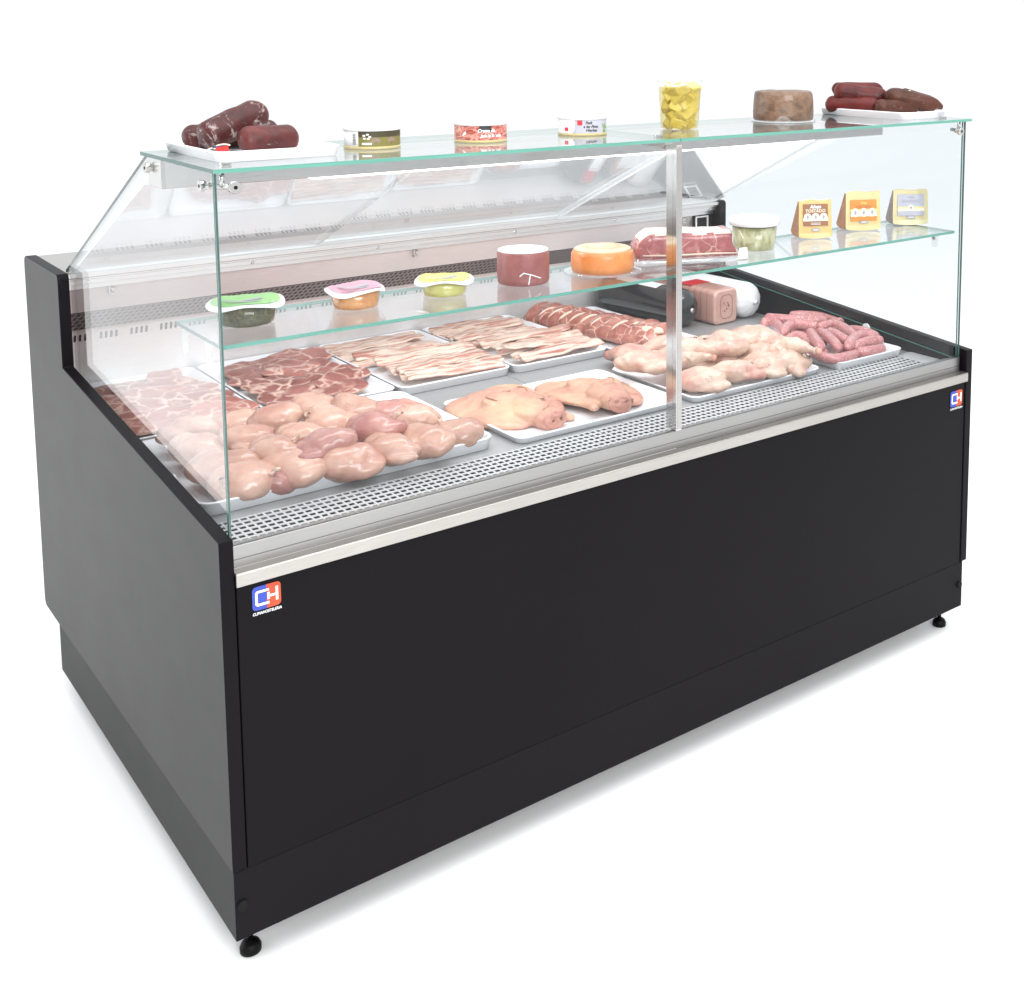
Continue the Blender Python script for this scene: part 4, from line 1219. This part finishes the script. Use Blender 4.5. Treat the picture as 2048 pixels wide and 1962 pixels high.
# ------------------------------------------------------------------ glass shelf: tubs and cheeses
ZS = 0.9823
VIEW = math.atan2(-(AX_F.y), -(AX_F.x))      # direction from a thing towards the viewer, in plan
def pot(label, cx, cy, r, h, fill, lidcol, seed, sq=0.0):
    t = thing('dip_tub', label, 'dip tub', (cx, cy, ZS), (0, 0, 0), 'dip tubs with printed foil lids')
    b = MB(); b.lathe([(r * 0.80, 0.0006), (r * 0.90, 0.0022), (r * 0.95, h * 0.3), (r, h * 0.94)], 48); b.put('filling', fill, t, smooth=True)
    b = MB(); b.lathe([(r * 0.82, 0.0), (r * 0.925, 0.0016), (r * 0.975, h * 0.3), (r * 1.03, h)], 48); b.put('clear_cup', 'tub_clear', t, smooth=True)
    rnd = random.Random(seed); ph = rnd.uniform(0, 6)
    def lid(f, zo):
        out = []
        for k in range(56):
            a = 2 * pi * k / 56
            rr = r * 1.26 * f * (1 + 0.05 * cos(4 * a + ph) + 0.02 * sin(7 * a))
            zz = h + zo + (0.005 * sin(3 * a + ph) - 0.004) * max(0, f - 0.7) / 0.3
            out.append((rr * cos(a), rr * sin(a), zz))
        return out
    b = MB(); b.loft([lid(0.70, -0.0004), lid(1.0, -0.0012), lid(1.01, 0.0002), lid(0.82, 0.0026), lid(0.5, 0.0032), lid(0.05, 0.0034)])
    ld = b.put('foil_lid', 'white', t, smooth=True)
    b = MB(); b.loft([[(x * 1.0, y * 1.0, z + 0.0008) for x, y, z in lid(f, zz)] for f, zz in ((0.88, 0.0027), (0.5, 0.0033), (0.04, 0.0036))], 0, False, True)
    b.put('lid_print', lidcol, ld, smooth=True, recalc=False)
    b = MB()
    va = VIEW
    for (a0, a1, rr, w) in ((va - 0.9, va + 1.0, 0.62, 0.10), (va + 0.2, va + 1.6, 0.40, 0.16)):
        for k in range(10):
            u, v2 = a0 + (a1 - a0) * k / 10, a0 + (a1 - a0) * (k + 1) / 10
            r0, r1 = r * 1.26 * (rr - w / 2 * sin(pi * (k) / 10)), r * 1.26 * (rr + w / 2)
            b.quad((r0 * cos(u), r0 * sin(u), h + 0.0056), (r1 * cos(u), r1 * sin(u), h + 0.0050), (r1 * cos(v2), r1 * sin(v2), h + 0.0050), (r0 * cos(v2), r0 * sin(v2), h + 0.0056))
    b.put('lid_swirl', 'ink_grey', ld, recalc=False)
pot('dark herb dip tub with a green foil lid behind the glass corner', 0.114, 0.165, 0.0455, 0.037, 'herb_pate', 'lid_green', 1)
pot('orange dip tub with a pink foil lid', 0.300, 0.165, 0.0400, 0.034, 'orange_pate', 'lid_pink', 2)
pot('yellow dip tub with a yellow foil lid', 0.466, 0.160, 0.0395, 0.030, 'yellow_pate', 'lid_yellow', 3)

t = thing('waxed_cheese', 'tall dark red waxed cheese with a white top in cling film', 'cheese', (0.634, 0.165, ZS))
b = MB(); b.lathe([(0.045, 0.0), (0.0475, 0.002), (0.0488, 0.010), (0.0488, 0.058), (0.0475, 0.0615)], 56); b.put('wax_rind', 'red_wax', t, smooth=True)
b = MB(); b.lathe([(0.0474, 0.0615), (0.0465, 0.0632), (0.030, 0.0640), (0.001, 0.0642)], 56); b.put('cheese_top', 'white_plastic', t, smooth=True)
b = MB()
for pts in ([(-0.15, 0.020), (0.0, 0.026), (0.3, 0.022), (0.7, 0.014)], [(0.18, 0.004), (0.22, 0.014), (0.25, 0.023)]):
    tube([(0.0492 * cos(VIEW + 0.15 + a), 0.0492 * sin(VIEW + 0.15 + a), z) for a, z in pts], [0.0010] * len(pts), 6, b)
b.put('film_crease', 'white', t)

t = thing('orange_cheese', 'round orange cheese with a pale ringed top on a clear base', 'cheese', (0.813, 0.160, ZS))
b = MB(); b.lathe([(0.058, 0.002), (0.061, 0.004), (0.0625, 0.014), (0.0615, 0.036), (0.058, 0.044)], 56); b.put('rind', 'orange_rind', t, smooth=True)
b = MB(); b.lathe([(0.058, 0.044), (0.053, 0.0475), (0.034, 0.0490), (0.0325, 0.0482), (0.001, 0.0485)], 56); b.put('cheese_top', 'orange_top', t, smooth=True)
b = MB(); b.loft([[(x, y, 0.0505) for x, y, _ in [(r * cos(2 * pi * k / 48), r * sin(2 * pi * k / 48), 0) for k in range(48)]] for r in (0.0335, 0.0322)], 0, False, False)
b.put('printed_ring', 'label_brown', t, recalc=False)
b = MB(); b.lathe([(0.069, 0.0), (0.076, 0.0012), (0.0765, 0.0018), (0.060, 0.003)], 48); b.put('clear_base', 'clear_plastic', t, smooth=True)

# marbled meat block, wrapped, standing skewed on the shelf
t = thing('marbled_meat', 'long block of dark marbled meat in cling film behind the post', 'meat block', (1.020, 0.150, ZS), (0, 0, radians(-22)))
rings = []
for i in range(30):
    u = i / 29; x = -0.115 + 0.225 * u
    e = min(1, (min(u / 0.14, (1 - u) / 0.03)) * 0.9 + 0.12) ** 0.5
    w, h = 0.076 * (0.75 + 0.25 * e), 0.064 * (0.35 + 0.65 * e) * (1 - 0.08 * u)
    lean = 0.022 * (u > 0.9) * (u - 0.9) / 0.1
    ring = rrect(w, h, 0.018, 6)
    rings.append([(x - lean * (q[1] / h + 0.5) * 2 + 0.003 * noise.noise(Vector((u * 8, q[0] * 30, q[1] * 30))), q[0] * (1 - 0.12 * (q[1] / h + 0.5)), 0.004 + h / 2 + q[1] + 0.003 * noise.noise(Vector((u * 6, q[0] * 40, 5)))) for q in ring])
b = MB(); b.loft(rings)
o = b.put('meat_body', ['beef', 'beef_top'], t, smooth=True)
for pl in o.data.polygons:
    if pl.normal.z > 0.6: pl.material_index = 1
b = MB(); tube([(-0.105, -0.041, 0.020), (-0.04, -0.0425, 0.018), (0.04, -0.0425, 0.018), (0.098, -0.041, 0.016)], [0.0012, 0.0018, 0.0018, 0.0012], 8, b)
b.put('fat_seam', 'fat', t, smooth=True)
b = MB(); b.quad((0.098, -0.034, 0.001), (0.124, -0.030, 0.001), (0.122, -0.026, 0.024), (0.104, -0.030, 0.024)); b.put('film_tag', 'white', t, recalc=False)
b = MB(); b.loft([[(x, y, z) for x, y, z in rrect(w, d, 0.02, 6, zz)] for w, d, zz in ((0.246, 0.098, 0.0004), (0.250, 0.102, 0.003), (0.236, 0.088, 0.012))], 0, True, False)
b.put('film_skirt', 'film', t, smooth=True)

t = thing('salad_tub', 'clear tub of green pickled salad with a white lid', 'salad tub', (1.217, 0.160, ZS))
b = MB(); b.lathe([(0.042, 0.001), (0.0435, 0.003), (0.0475, 0.050)], 48); b.put('salad', 'green_salad', t, smooth=True)
b = MB(); b.lathe([(0.0435, 0.0), (0.0450, 0.002), (0.0495, 0.054)], 48); b.put('clear_cup', 'tub_clear', t, smooth=True)
b = MB(); b.lathe([(0.052, 0.0535), (0.0545, 0.054), (0.0545, 0.066), (0.053, 0.0685), (0.048, 0.0690), (0.046, 0.0670), (0.001, 0.0672)], 56); b.put('lid', 'white_plastic', t, smooth=True)

def place_text(s, size, cx, cz, y, mat, par, slope_, bold=0.0, sx=1.0, shear=0.0, name='lettering'):
    me = text_mesh(s, size, bold=bold, sx=sx, shear=shear)
    for v in me.vertices:
        z = cz + v.co.y
        v.co = Vector((cx + v.co.x, y + slope_ * z, z))
    return link(name, me, mat, par)

def wedge(label, cx, cy, yaw, w, h, cheese, rindm, kind, seed):
    t = thing('cheese_wedge', label, 'cheese wedge', (cx, cy, ZS), (0, 0, radians(yaw)), 'wrapped cheese wedges standing on the glass shelf')
    dpt = 0.066; sl = 0.12
    rnd = random.Random(seed)
    rings = []
    n = 24
    for i in range(n + 1):
        u = i / n; x = (u - 0.5) * w
        sag = 0.004 * (1 - (2 * u - 1) ** 2)
        tp = h - 0.0012 * sin(u * 9 + seed)
        yf0, yf1 = 0.0, sl * tp
        top_in = 0.0012 * (1 if i in (0, n) else 0)
        rings.append([(x, yf0 + top_in, 0.004 - sag + top_in), (x * 0.995, yf0 + sl * 0.03 + top_in, 0.012), (x * 0.96, yf1 * 0.97, tp - top_in - 0.001), (x * 0.96, yf1 + 0.004, tp - top_in), (x * 0.96, yf1 + 0.008, tp - top_in - 0.001), (x, dpt - top_in, 0.010), (x, dpt * 0.9 - top_in, 0.004 - sag), (x, dpt * 0.5, -sag * 0.5 + 0.001)])
    zmin = min(q[2] for r in rings for q in r)
    rings = [[(x, y, z - zmin) for x, y, z in r] for r in rings]
    b = MB(); b.loft(rings)
    o = b.put('cheese', [cheese, rindm], t, smooth=False)
    for pl in o.data.polygons:
        if abs(pl.normal.x) > 0.7 or pl.normal.z < -0.5 or (pl.center.z < 0.006): pl.material_index = 1
        if pl.normal.y < -0.8 and pl.center.z > 0.008: pl.material_index = 0
    # label printed on the leaning front face
    y0 = -0.0012
    def quad(par_mb, x0, x1, z0, z1, mi, lift=0.0):
        par_mb.quad((x0, y0 - lift + sl * z0, z0), (x1, y0 - lift + sl * z0, z0), (x1, y0 - lift + sl * z1, z1), (x0, y0 - lift + sl * z1, z1), mi)
    def circ(par_mb, cx_, cz_, r, mi, lift, half=False):
        m_ = 20
        par_mb.poly([(cx_ + r * cos(a), y0 - lift + sl * (cz_ + r * sin(a)), cz_ + r * sin(a)) for a in [(pi if half else 2 * pi) * k / m_ for k in range(m_ + (1 if half else 0))]], mi)
    b = MB()
    W2 = w * 0.37
    if kind == 'brown':
        z0, z1, ms = h * 0.34, h * 0.90, ['label_brown', 'label_cream', 'ink_grey', 'white']
    elif kind == 'orange':
        z0, z1, ms = h * 0.26, h * 0.80, ['label_orange', 'label_cream', 'ink_grey', 'label_yellow']
    else:
        z0, z1, ms = h * 0.28, h * 0.88, ['label_silver', 'label_cream', 'ink_grey', 'label_yellow']
    hh = z1 - z0
    quad(b, -W2, W2, z0, z1, 0)
    if kind != 'silver':
        if kind == 'orange': quad(b, -W2, W2, z0 + hh * 0.42, z0 + hh * 0.56, 3, 0.0003)
        quad(b, -W2, W2, z0 + hh * 0.22, z0 + hh * 0.36, 1, 0.0003)
        for k in (-1, 0, 1):
            circ(b, k * W2 * 0.64, z0 + hh * 0.40, W2 * 0.31, 1, 0.0006)
            circ(b, k * W2 * 0.64, z0 + hh * 0.42, W2 * 0.11, 2, 0.0009)
            quad(b, k * W2 * 0.64 - W2 * 0.06, k * W2 * 0.64 + W2 * 0.06, z0 + hh * 0.30, z0 + hh * 0.36, 2, 0.0009)
        if kind == 'brown':
            for q in (0.06, 0.12): quad(b, -W2 * 0.4, W2 * 0.4, z0 + hh * q, z0 + hh * (q + 0.02), 3, 0.0004)
    else:
        quad(b, -W2, W2, z0 + hh * 0.22, z0 + hh * 0.42, 1, 0.0003)
        quad(b, -W2, W2, z0 + hh * 0.35, z0 + hh * 0.40, 3, 0.0006)
        circ(b, 0, z0 + hh * 0.36, W2 * 0.24, 1, 0.0009)
        circ(b, 0, z0 + hh * 0.38, W2 * 0.10, 2, 0.0012)
    lb = b.put('paper_label', ms, t, recalc=False)
    b = MB(); quad(b, -W2 * 0.30, W2 * 0.30, h * 0.20, h * 0.27, 0)
    b.put('maker_mark', 'ink_grey', lb, recalc=False)
    b = MB()
    for k in range(4): quad(b, W2 * (-0.20 + 0.105 * k), W2 * (-0.13 + 0.105 * k), h * 0.220, h * 0.250, 0, 0.0006)
    b.put('mark_strokes', 'white', lb, recalc=False)
    if kind == 'brown':
        place_text('Añejo', h * 0.125, 0, z0 + hh * 0.87, y0 - 0.0006, 'white', lb, sl, 0.0003, shear=0.2)
        place_text('TOSTADO', h * 0.115, 0, z0 + hh * 0.68, y0 - 0.0006, 'label_cream', lb, sl, 0.0002, 1.0)
    elif kind == 'orange':
        place_text('Viejo', h * 0.09, 0, z0 + hh * 0.86, y0 - 0.0006, 'label_yellow', lb, sl, 0.0002, shear=0.2)
        place_text('TOSTADO', h * 0.105, 0, z0 + hh * 0.66, y0 - 0.0006, 'label_brown', lb, sl, 0.0, 0.95)
    else:
        place_text('Viejo', h * 0.09, 0, z0 + hh * 0.87, y0 - 0.0006, 'ink_grey', lb, sl, 0.0, shear=0.2)
        place_text('AHUMADO', h * 0.105, 0, z0 + hh * 0.67, y0 - 0.0006, 'ink_grey', lb, sl, 0.0, 0.95)
    return t
def wp(px_, py2): 
    q = at(px_, py2, ZS); return q.x, q.y
x, y = wp(1632, 478); wedge('golden cheese wedge with a brown label, nearest the white-lidded tub', x, y, -27, 0.080, 0.088, 'cheese_gold', 'cheese_rind', 'brown', 1)
x, y = wp(1728, 462); wedge('cheese wedge with an orange label in the middle of the three', x, y, -25, 0.090, 0.092, 'cheese_pale', 'cheese_rind', 'orange', 2)
x, y = wp(1822, 451); wedge('ivory cheese wedge with a grey label at the right end of the shelf', x, y, -32, 0.090, 0.086, 'cheese_ivory', 'cheese_rind_dark', 'silver', 3)

# ------------------------------------------------------------------ on the top glass
ZT = ZG + 0.0003
def on_cyl(mb, R, a0, a1, z0, z1, mi, n=14):
    for k in range(n):
        u, v2 = a0 + (a1 - a0) * k / n, a0 + (a1 - a0) * (k + 1) / n
        mb.quad((R * cos(u), R * sin(u), z0), (R * cos(v2), R * sin(v2), z0), (R * cos(v2), R * sin(v2), z1), (R * cos(u), R * sin(u), z1), mi)
def bend(me, R, ac, zc):
    for v in me.vertices:
        a = ac + v.co.x / R; z = zc + v.co.y
        v.co = Vector((R * cos(a), R * sin(a), z))
    return me
def tin(label, cx, cy, art):
    t = thing('food_tin', label, 'tin', (cx, cy, ZT), (0, 0, 0), 'small round tins on the top glass')
    R, h = 0.0475, 0.037
    b = MB(); b.lathe([(R * 0.93, 0.0005), (R * 0.985, 0.0), (R * 1.012, 0.0015), (R * 1.012, 0.0035), (R * 0.99, 0.0050)], 64); b.put('gold_rim', 'gold_lacquer', t, smooth=True)
    b = MB(); b.lathe([(R * 0.985, 0.0050), (R * 0.985, h - 0.005)], 64); w = b.put('tin_wall', 'white', t, smooth=True)
    b = MB(); b.lathe([(R * 0.99, h - 0.006), (R * 1.025, h - 0.0058), (R * 1.025, h - 0.0005), (R * 1.01, h + 0.0008), (R * 0.95, h + 0.001), (R * 0.93, h - 0.0005), (R * 0.6, h - 0.0003), (R * 0.58, h + 0.002), (0.001, h + 0.0022)], 64); b.put('white_lid', 'white_plastic', t, smooth=True)
    va = math.atan2(CAM.y - cy, CAM.x - cx)
    R1, R2, R3 = R * 0.985 + 0.0003, R * 0.985 + 0.0006, R * 0.985 + 0.0009
    z0, z1 = 0.0052, h - 0.0062
    b = MB()
    if art == 'pigs':
        on_cyl(b, R1, va - 0.50, va + 1.9, z0, z1, 0, 30)
        on_cyl(b, R2, va - 0.50, va + 1.9, z0 + (z1 - z0) * 0.62, z1, 1, 30)
        pr = b.put('label_print', ['grass_print', 'hedge_print'], w, recalc=False)
        for (da, s_) in ((0.12, 1.0), (0.72, 1.05)):
            pts = [(-8, 0), (-8, 5), (-6, 8), (-2, 9), (3, 8.6), (6, 7), (8, 6), (10, 2.5), (8.4, 1.2), (6, 2.0), (5.2, 2), (5.2, -4.5), (3.2, -4.5), (3, 1), (-3.6, 1), (-4, -4.5), (-6, -4.5), (-6, 0)]
            me = bpy.data.meshes.new('pig'); me.from_pydata([(x * 0.00095 * s_, z * 0.00095 * s_, 0) for x, z in pts], [], [tuple(range(len(pts)))])
            bend(me, R3, va + da, z0 + 0.0068); link('printed_pig', me, 'pig_print', pr)
        b = MB()
        for k, wd in enumerate((2, 1, 3, 1, 2, 1, 1, 2)): 
            pass
        for k in range(9):
            zz = z0 + 0.003 + k * 0.0022
            on_cyl(b, R2, va - 0.74, va - 0.60, zz, zz + 0.0012 * (1 if k % 2 else 0.7), 0, 3)
        b.put('barcode', 'ink_black', w, recalc=False)
        b = MB(); on_cyl(b, R3, va - 0.36, va - 0.02, z0 + 0.003, z0 + 0.0065, 0, 5); b.put('white_stamp', 'white', w, recalc=False)
        for k in range(5):
            a = va - 0.19 + 0.11 * cos(k * 1.3); zz = z0 + 0.0165 + 0.004 * sin(k * 1.3)
            b = MB(); on_cyl(b, R3, a - 0.045, a + 0.045, zz - 0.0013, zz + 0.0013, 0, 2); b.put('tree_emblem', 'white', w, recalc=False)
    elif art == 'ham':
        on_cyl(b, R1, va - 1.7, va + 1.7, z0, z1, 0, 40)
        on_cyl(b, R2, va - 0.05, va + 0.42, z0 + (z1 - z0) * 0.55, z1, 1, 8)
        pr = b.put('label_print', ['ham_print', 'ink_black'], w, recalc=False)
        link('lettering', bend(text_mesh('Crema de', 0.0078, bold=0.0003, shear=0.2), R3, va + 0.22, z0 + 0.0168), 'white', pr)
        link('lettering', bend(text_mesh('Jamón Ibérico', 0.0072, bold=0.0003, shear=0.2), R3, va + 0.42, z0 + 0.0078), 'white', pr)
        b = MB(); a = va - 0.66
        b.poly([(R3 * cos(a + q), R3 * sin(a + q), z) for q, z in ((-0.12, z0 + 0.006), (0.05, z0 + 0.016), (0.10, z0 + 0.011))]); b.put('white_wedge_print', 'white', pr, recalc=False)
    else:
        on_cyl(b, R1, va - 1.7, va - 0.32, z0, z1, 0, 20)
        on_cyl(b, R1, va - 0.32, va + 1.7, z0, z1, 1, 24)
        pr = b.put('label_print', ['white', 'label_silver'], w, recalc=False)
        b = MB()
        b.poly([(R2 * cos(a), R2 * sin(a), z) for a, z in ((va - 0.40, z0), (va - 0.32, z0), (va - 0.10, z1), (va - 0.17, z1))]); b.put('dark_stripe', 'ink_grey', pr, recalc=False)
        b = MB(); on_cyl(b, R3, va - 0.20, va + 0.0, z1 - 0.010, z1 - 0.001, 0, 4); b.put('red_tag', 'ink_red', pr, recalc=False)
        b = MB(); on_cyl(b, R3, va - 0.78, va - 0.60, z0 + 0.004, z0 + 0.011, 0, 4); b.put('red_emblem', 'ink_red', pr, recalc=False)
        for s_, da, dz in (('Paté', 0.26, 0.0200), ('a las Finas', 0.36, 0.0128), ('Hierbas', 0.38, 0.0056)):
            link('lettering', bend(text_mesh(s_, 0.0075, bold=0.0002, shear=0.25), R3, va + da, z0 + dz), 'ink_black', pr)
        b = MB()
        rnd = random.Random(3)
        for k in range(14):
            a = va + 1.08 + rnd.uniform(-0.12, 0.16); zz = z0 + rnd.uniform(0.001, 0.018)
            b.poly([(R3 * cos(a + q * 0.05), R3 * sin(a + q * 0.05), zz + e * 0.002) for q, e in ((-1, 0), (0, -1), (1, 0.2), (0.2, 1.6))])
        b.put('herb_print', 'leaf_print', pr, recalc=False)
tin('tin with a printed label of pigs grazing on grass', 0.350, 0.190, 'pigs')
tin('tin wrapped in a red cured ham picture', 0.559, 0.184, 'ham')
tin('pale grey tin with black script and a red tag', 0.792, 0.196, 'herbs')

t = thing('pickle_tub', 'tall clear tub of yellow cheese cubes in oil', 'tub', (1.032, 0.190, ZT))
def rad(z): return 0.0395 + 0.0065 * z / 0.1
b = MB(); b.lathe([(0.036, 0.0), (rad(0), 0.0025), (rad(0.09), 0.092), (rad(.1) + 0.001, 0.1)], 56); b.put('clear_cup', 'tub_clear', t, smooth=True)
b = MB(); b.lathe([(0.036, 0.0012), (rad(0) - 0.001, 0.0034), (rad(0.085) - 0.001, 0.086)], 56); b.put('oil', 'brine', t, smooth=True)
b = MB(); b.lathe([(rad(.1) + 0.0015, 0.0975), (0.0495, 0.098), (0.0495, 0.104), (0.047, 0.1055), (0.001, 0.1055)], 56); b.put('lid', 'tub_clear', t, smooth=True)
b = MB(); tube(bez((-0.046, -0.012, 0.098), (-0.058, -0.03, 0.085), (-0.020, -0.048, 0.094), 10), [0.0014] * 10, 8, b); b.put('handle', 'white_plastic', t, smooth=True)
b = MB(); b.lathe([(0.018, 0.003), (0.022, 0.006), (0.024, 0.080), (0.02, 0.083)], 24); b.put('oil_shade_core', 'oil_shade_core', t, smooth=True)  # solid core added so the gaps between cubes look dark
rnd = random.Random(12)
cub = MB(); cub.box(-0.0135, 0.0135, -0.0125, 0.0125, -0.0095, 0.0095)
cme = cub.mesh('cube', 0.0022); cme.materials.append(M['pickle'])
va = math.atan2(CAM.y - 0.19, CAM.x - 1.032)
k = 0
for lay in range(5):
    for j in range(4):
        a = va + (j - 1.5) * 0.80 + (0.40 if lay % 2 else 0) + rnd.uniform(-.15, .15)
        z = 0.013 + lay * 0.0168 + rnd.uniform(-0.002, 0.002)
        rr = rad(z) - 0.0185 + rnd.uniform(-0.003, 0.001)
        o = bpy.data.objects.new('cheese_cube', cme); COL.objects.link(o); o.parent = t
        o.location = (rr * cos(a), rr * sin(a), z)
        o.rotation_euler = [rnd.uniform(-0.9, 0.9) for _ in range(3)]
        s_ = rnd.uniform(0.92, 1.12); o.scale = (s_, s_, s_)

t = thing('brown_cheese', 'round brown-rinded cheese standing on a clear film base', 'cheese', (1.363, 0.225, ZT))
b = MB()
prof = [(0.064, 0.0015), (0.0675, 0.004), (0.0685, 0.020), (0.0675, 0.045), (0.0655, 0.060), (0.0635, 0.066), (0.0595, 0.0680), (0.052, 0.0665), (0.001, 0.0655)]
seg = 72
b.loft([[(r * (1 + 0.008 * noise.noise(Vector((cos(a) * 4, sin(a) * 4, z * 60)))) * cos(a), r * (1 + 0.008 * noise.noise(Vector((cos(a) * 4, sin(a) * 4, z * 60)))) * sin(a), z + (0.0012 * noise.noise(Vector((cos(a) * 2, sin(a) * 2, 3))) if z > 0.05 else 0)) for a in [2 * pi * k / seg for k in range(seg)]] for r, z in prof])
b.put('rind', 'brown_rind', t, smooth=True)
b = MB(); b.lathe([(0.0695, 0.0), (0.073, 0.0008), (0.0735, 0.003), (0.0700, 0.0045)], 56); b.put('film_base', 'clear_plastic', t, smooth=True)
b = MB(); va = math.atan2(CAM.y - 0.225, CAM.x - 1.363)
b.poly([(0.0700 * cos(va + q), 0.0700 * sin(va + q), z) for q, z in ((-0.30, 0.001), (-0.20, 0.008), (-0.08, 0.0145), (0.03, 0.0155), (0.14, 0.0125), (0.26, 0.006), (0.36, 0.001))])
b.put('film_flap', 'film', t, recalc=False)

def cured_sausage(name, px_pts, r, mat, label, zc, e=0.14, tip=0.5, group=None, depth=None):
    P = []
    for (a, b_, z) in px_pts: P.append(at(a, b_, z))
    o0 = P[0].copy()
    n = 26
    if len(P) == 3: pts = [Vector(q) for q in bez(P[0], P[1] * 2 - (P[0] + P[2]) / 2, P[2], n)]
    else: pts = [P[0].lerp(P[1], i / (n - 1)) for i in range(n)]
    b = tube([tuple(q - o0) for q in pts], sausage_radii(n, r, e, tip), 24, wob=0.07, seed=r * 1000)
    o = b.put(name, mat, None, smooth=True, loc=o0)
    return tag(o, label, 'cured sausage', group)
def sau(a, b_, r, mat, label, p0, p1, p2=None, e=0.14, tip=0.5, group=None):
    """cured sausage through points given in metres"""
    o0 = Vector(p0); n = 26
    pts = bez(p0, p1, p2, n) if p2 else [Vector(p0).lerp(Vector(p1), i / (n - 1)) for i in range(n)]
    b = tube([tuple(Vector(q) - o0) for q in pts], sausage_radii(n, r, e, tip), 24, wob=0.09, seed=r * 999)
    o = b.put('cured_sausage', mat, None, smooth=True, loc=o0)
    return tag(o, label, 'cured sausage', group)
GL = 'dark cured sausages on the left plate'
zt = ZT + 0.0045
def tl(px_, py2, y):      # a pixel of the photograph on the vertical plane y
    r = AX_F + AX_R * ((px_ - PPX) / F_PX) - AX_U * ((py2 - PPY) / F_PX)
    return CAM + r * ((y - CAM.y) / r.y)
q0, q1 = tl(370, 270, 0.275), tl(420, 268, 0.30)
q0.z = q1.z = zt + 0.021
sau(0, 0, 0.0205, 'chorizo_dark', 'short mouldy dark sausage at the far left of the left plate', tuple(q0), tuple(q1 + Vector((0.06, 0.02, 0))), group=GL)
q0, q1 = tl(500, 270, 0.27), tl(555, 265, 0.27); q0.z = q1.z = zt + 0.024
sau(0, 0, 0.0215, 'chorizo_dark', 'mouldy dark sausage lying underneath at the back of the left plate', tuple(q0 - Vector((0.05, 0, 0))), tuple(q1), group=GL)
q0, q1, q2 = tl(477, 285, 0.155), tl(540, 275, 0.150), tl(590, 272, 0.165)
q0.z = q2.z = zt + 0.0215; q1.z = zt + 0.0225
sau(0, 0, 0.0225, 'chorizo_plain', 'plain dark red sausage lying along the front of the left plate', tuple(q0), tuple(q1), tuple(q2), e=0.16, group=GL)
q0, q1, q2 = tl(405, 280, 0.20), tl(455, 252, 0.215), tl(530, 221, 0.235)
sau(0, 0, 0.0255, 'chorizo_dark', 'big mouldy dark sausage leaning up across the others on the left plate', tuple(q0), tuple(q1), tuple(q2), e=0.15, group=GL)
# ties and tags of the left sausages
tg = thing('sausage_tag', 'red paper tag on blue and white string at the foot of the leaning sausage', 'tag', tuple(tl(443, 300, 0.125)))
tg.scale = (0.66, 0.66, 0.66)
b = MB(); b.box(-0.012, 0.016, -0.001, 0.001, -0.006, 0.008); b.put('red_paper', 'tag_red', tg)
b = MB(); tube(bez((-0.030, 0.004, -0.004), (-0.016, -0.002, 0.012), (0.0, 0.0, 0.010), 10), [0.0025] * 10, 8, b); b.put('blue_string', 'tag_blue', tg, smooth=True)
b = MB(); tube(bez((-0.034, 0.006, -0.003), (-0.026, 0.0, 0.008), (-0.014, 0.0, 0.004), 10), [0.002] * 10, 8, b); tube(bez((-0.012, -0.001, 0.010), (0.004, -0.002, 0.016), (0.020, 0.0, 0.010), 10), [0.0018] * 10, 8, b); b.put('white_string', 'string', tg, smooth=True)

GR = 'red and brown cured sausages on the right plate'
zt = ZT + 0.0045
def fix(p, z): p.z = z; return tuple(p)
A, B, D2 = tl(1652, 206, 0.32), tl(1700, 208, 0.26), tl(1760, 212, 0.20)
sau(0, 0, 0.0205, 'chorizo_red', 'red cured sausage lying underneath at the left of the right plate', fix(A, zt + .021), fix(B, zt + .021), fix(D2, zt + .021), group=GR)
A, B, D2 = tl(1664, 178, 0.33), tl(1705, 177, 0.30), tl(1765, 179, 0.26)
sau(0, 0, 0.0165, 'chorizo_red', 'red cured sausage at the back of the right plate, partly hidden', tuple(A), tuple(B), tuple(D2), group=GR)
A, B, D2 = tl(1668, 182, 0.30), tl(1712, 189, 0.26), tl(1776, 196, 0.21)
sau(0, 0, 0.0225, 'chorizo_red', 'bright red cured sausage on top of the right plate', tuple(A), tuple(B), tuple(D2), group=GR)
A, B = tl(1752, 210, 0.17), tl(1835, 214, 0.14)
sau(0, 0, 0.0185, 'chorizo_brown', 'brown cured sausage underneath at the front of the right plate', fix(A, zt + .0195), fix(B, zt + .0195), group=GR)
A, B, D2 = tl(1770, 188, 0.18), tl(1812, 198, 0.15), tl(1884, 218, 0.105)
sau(0, 0, 0.0210, 'chorizo_brown', 'long brown cured sausage slanting down to the right end of the plate', tuple(A), tuple(B), fix(D2, zt + .0165), e=0.26, group=GR)
A, B = tl(1800, 185, 0.22), tl(1866, 206, 0.15)
sau(0, 0, 0.0150, 'chorizo_brown', 'thin brown cured sausage behind the tag on the right plate', tuple(A), tuple(B), group=GR)
tg = thing('string_tag', 'dark paper tag and straw string on the brown sausages', 'tag', tuple(tl(1838, 193, 0.185)))
b = MB(); b.poly([(-0.026, 0.0, 0.010), (0.004, 0.004, 0.006), (0.030, 0.004, -0.016), (0.006, 0.0, -0.012)]); b.poly([(-0.026, 0.001, 0.010), (0.006, 0.001, -0.012), (0.030, 0.005, -0.016), (0.004, 0.005, 0.006)]); b.put('dark_paper', 'dark_tag', tg, recalc=False)
b = MB(); tube(bez((-0.050, -0.004, 0.004), (-0.040, -0.004, 0.034), (-0.020, -0.002, -0.010), 14), [0.0011] * 14, 6, b); tube(bez((-0.002, -0.002, -0.006), (0.004, 0.0, 0.016), (0.012, 0.0, -0.008), 10), [0.0018] * 10, 6, b); b.put('straw_string', 'string', tg, smooth=True)
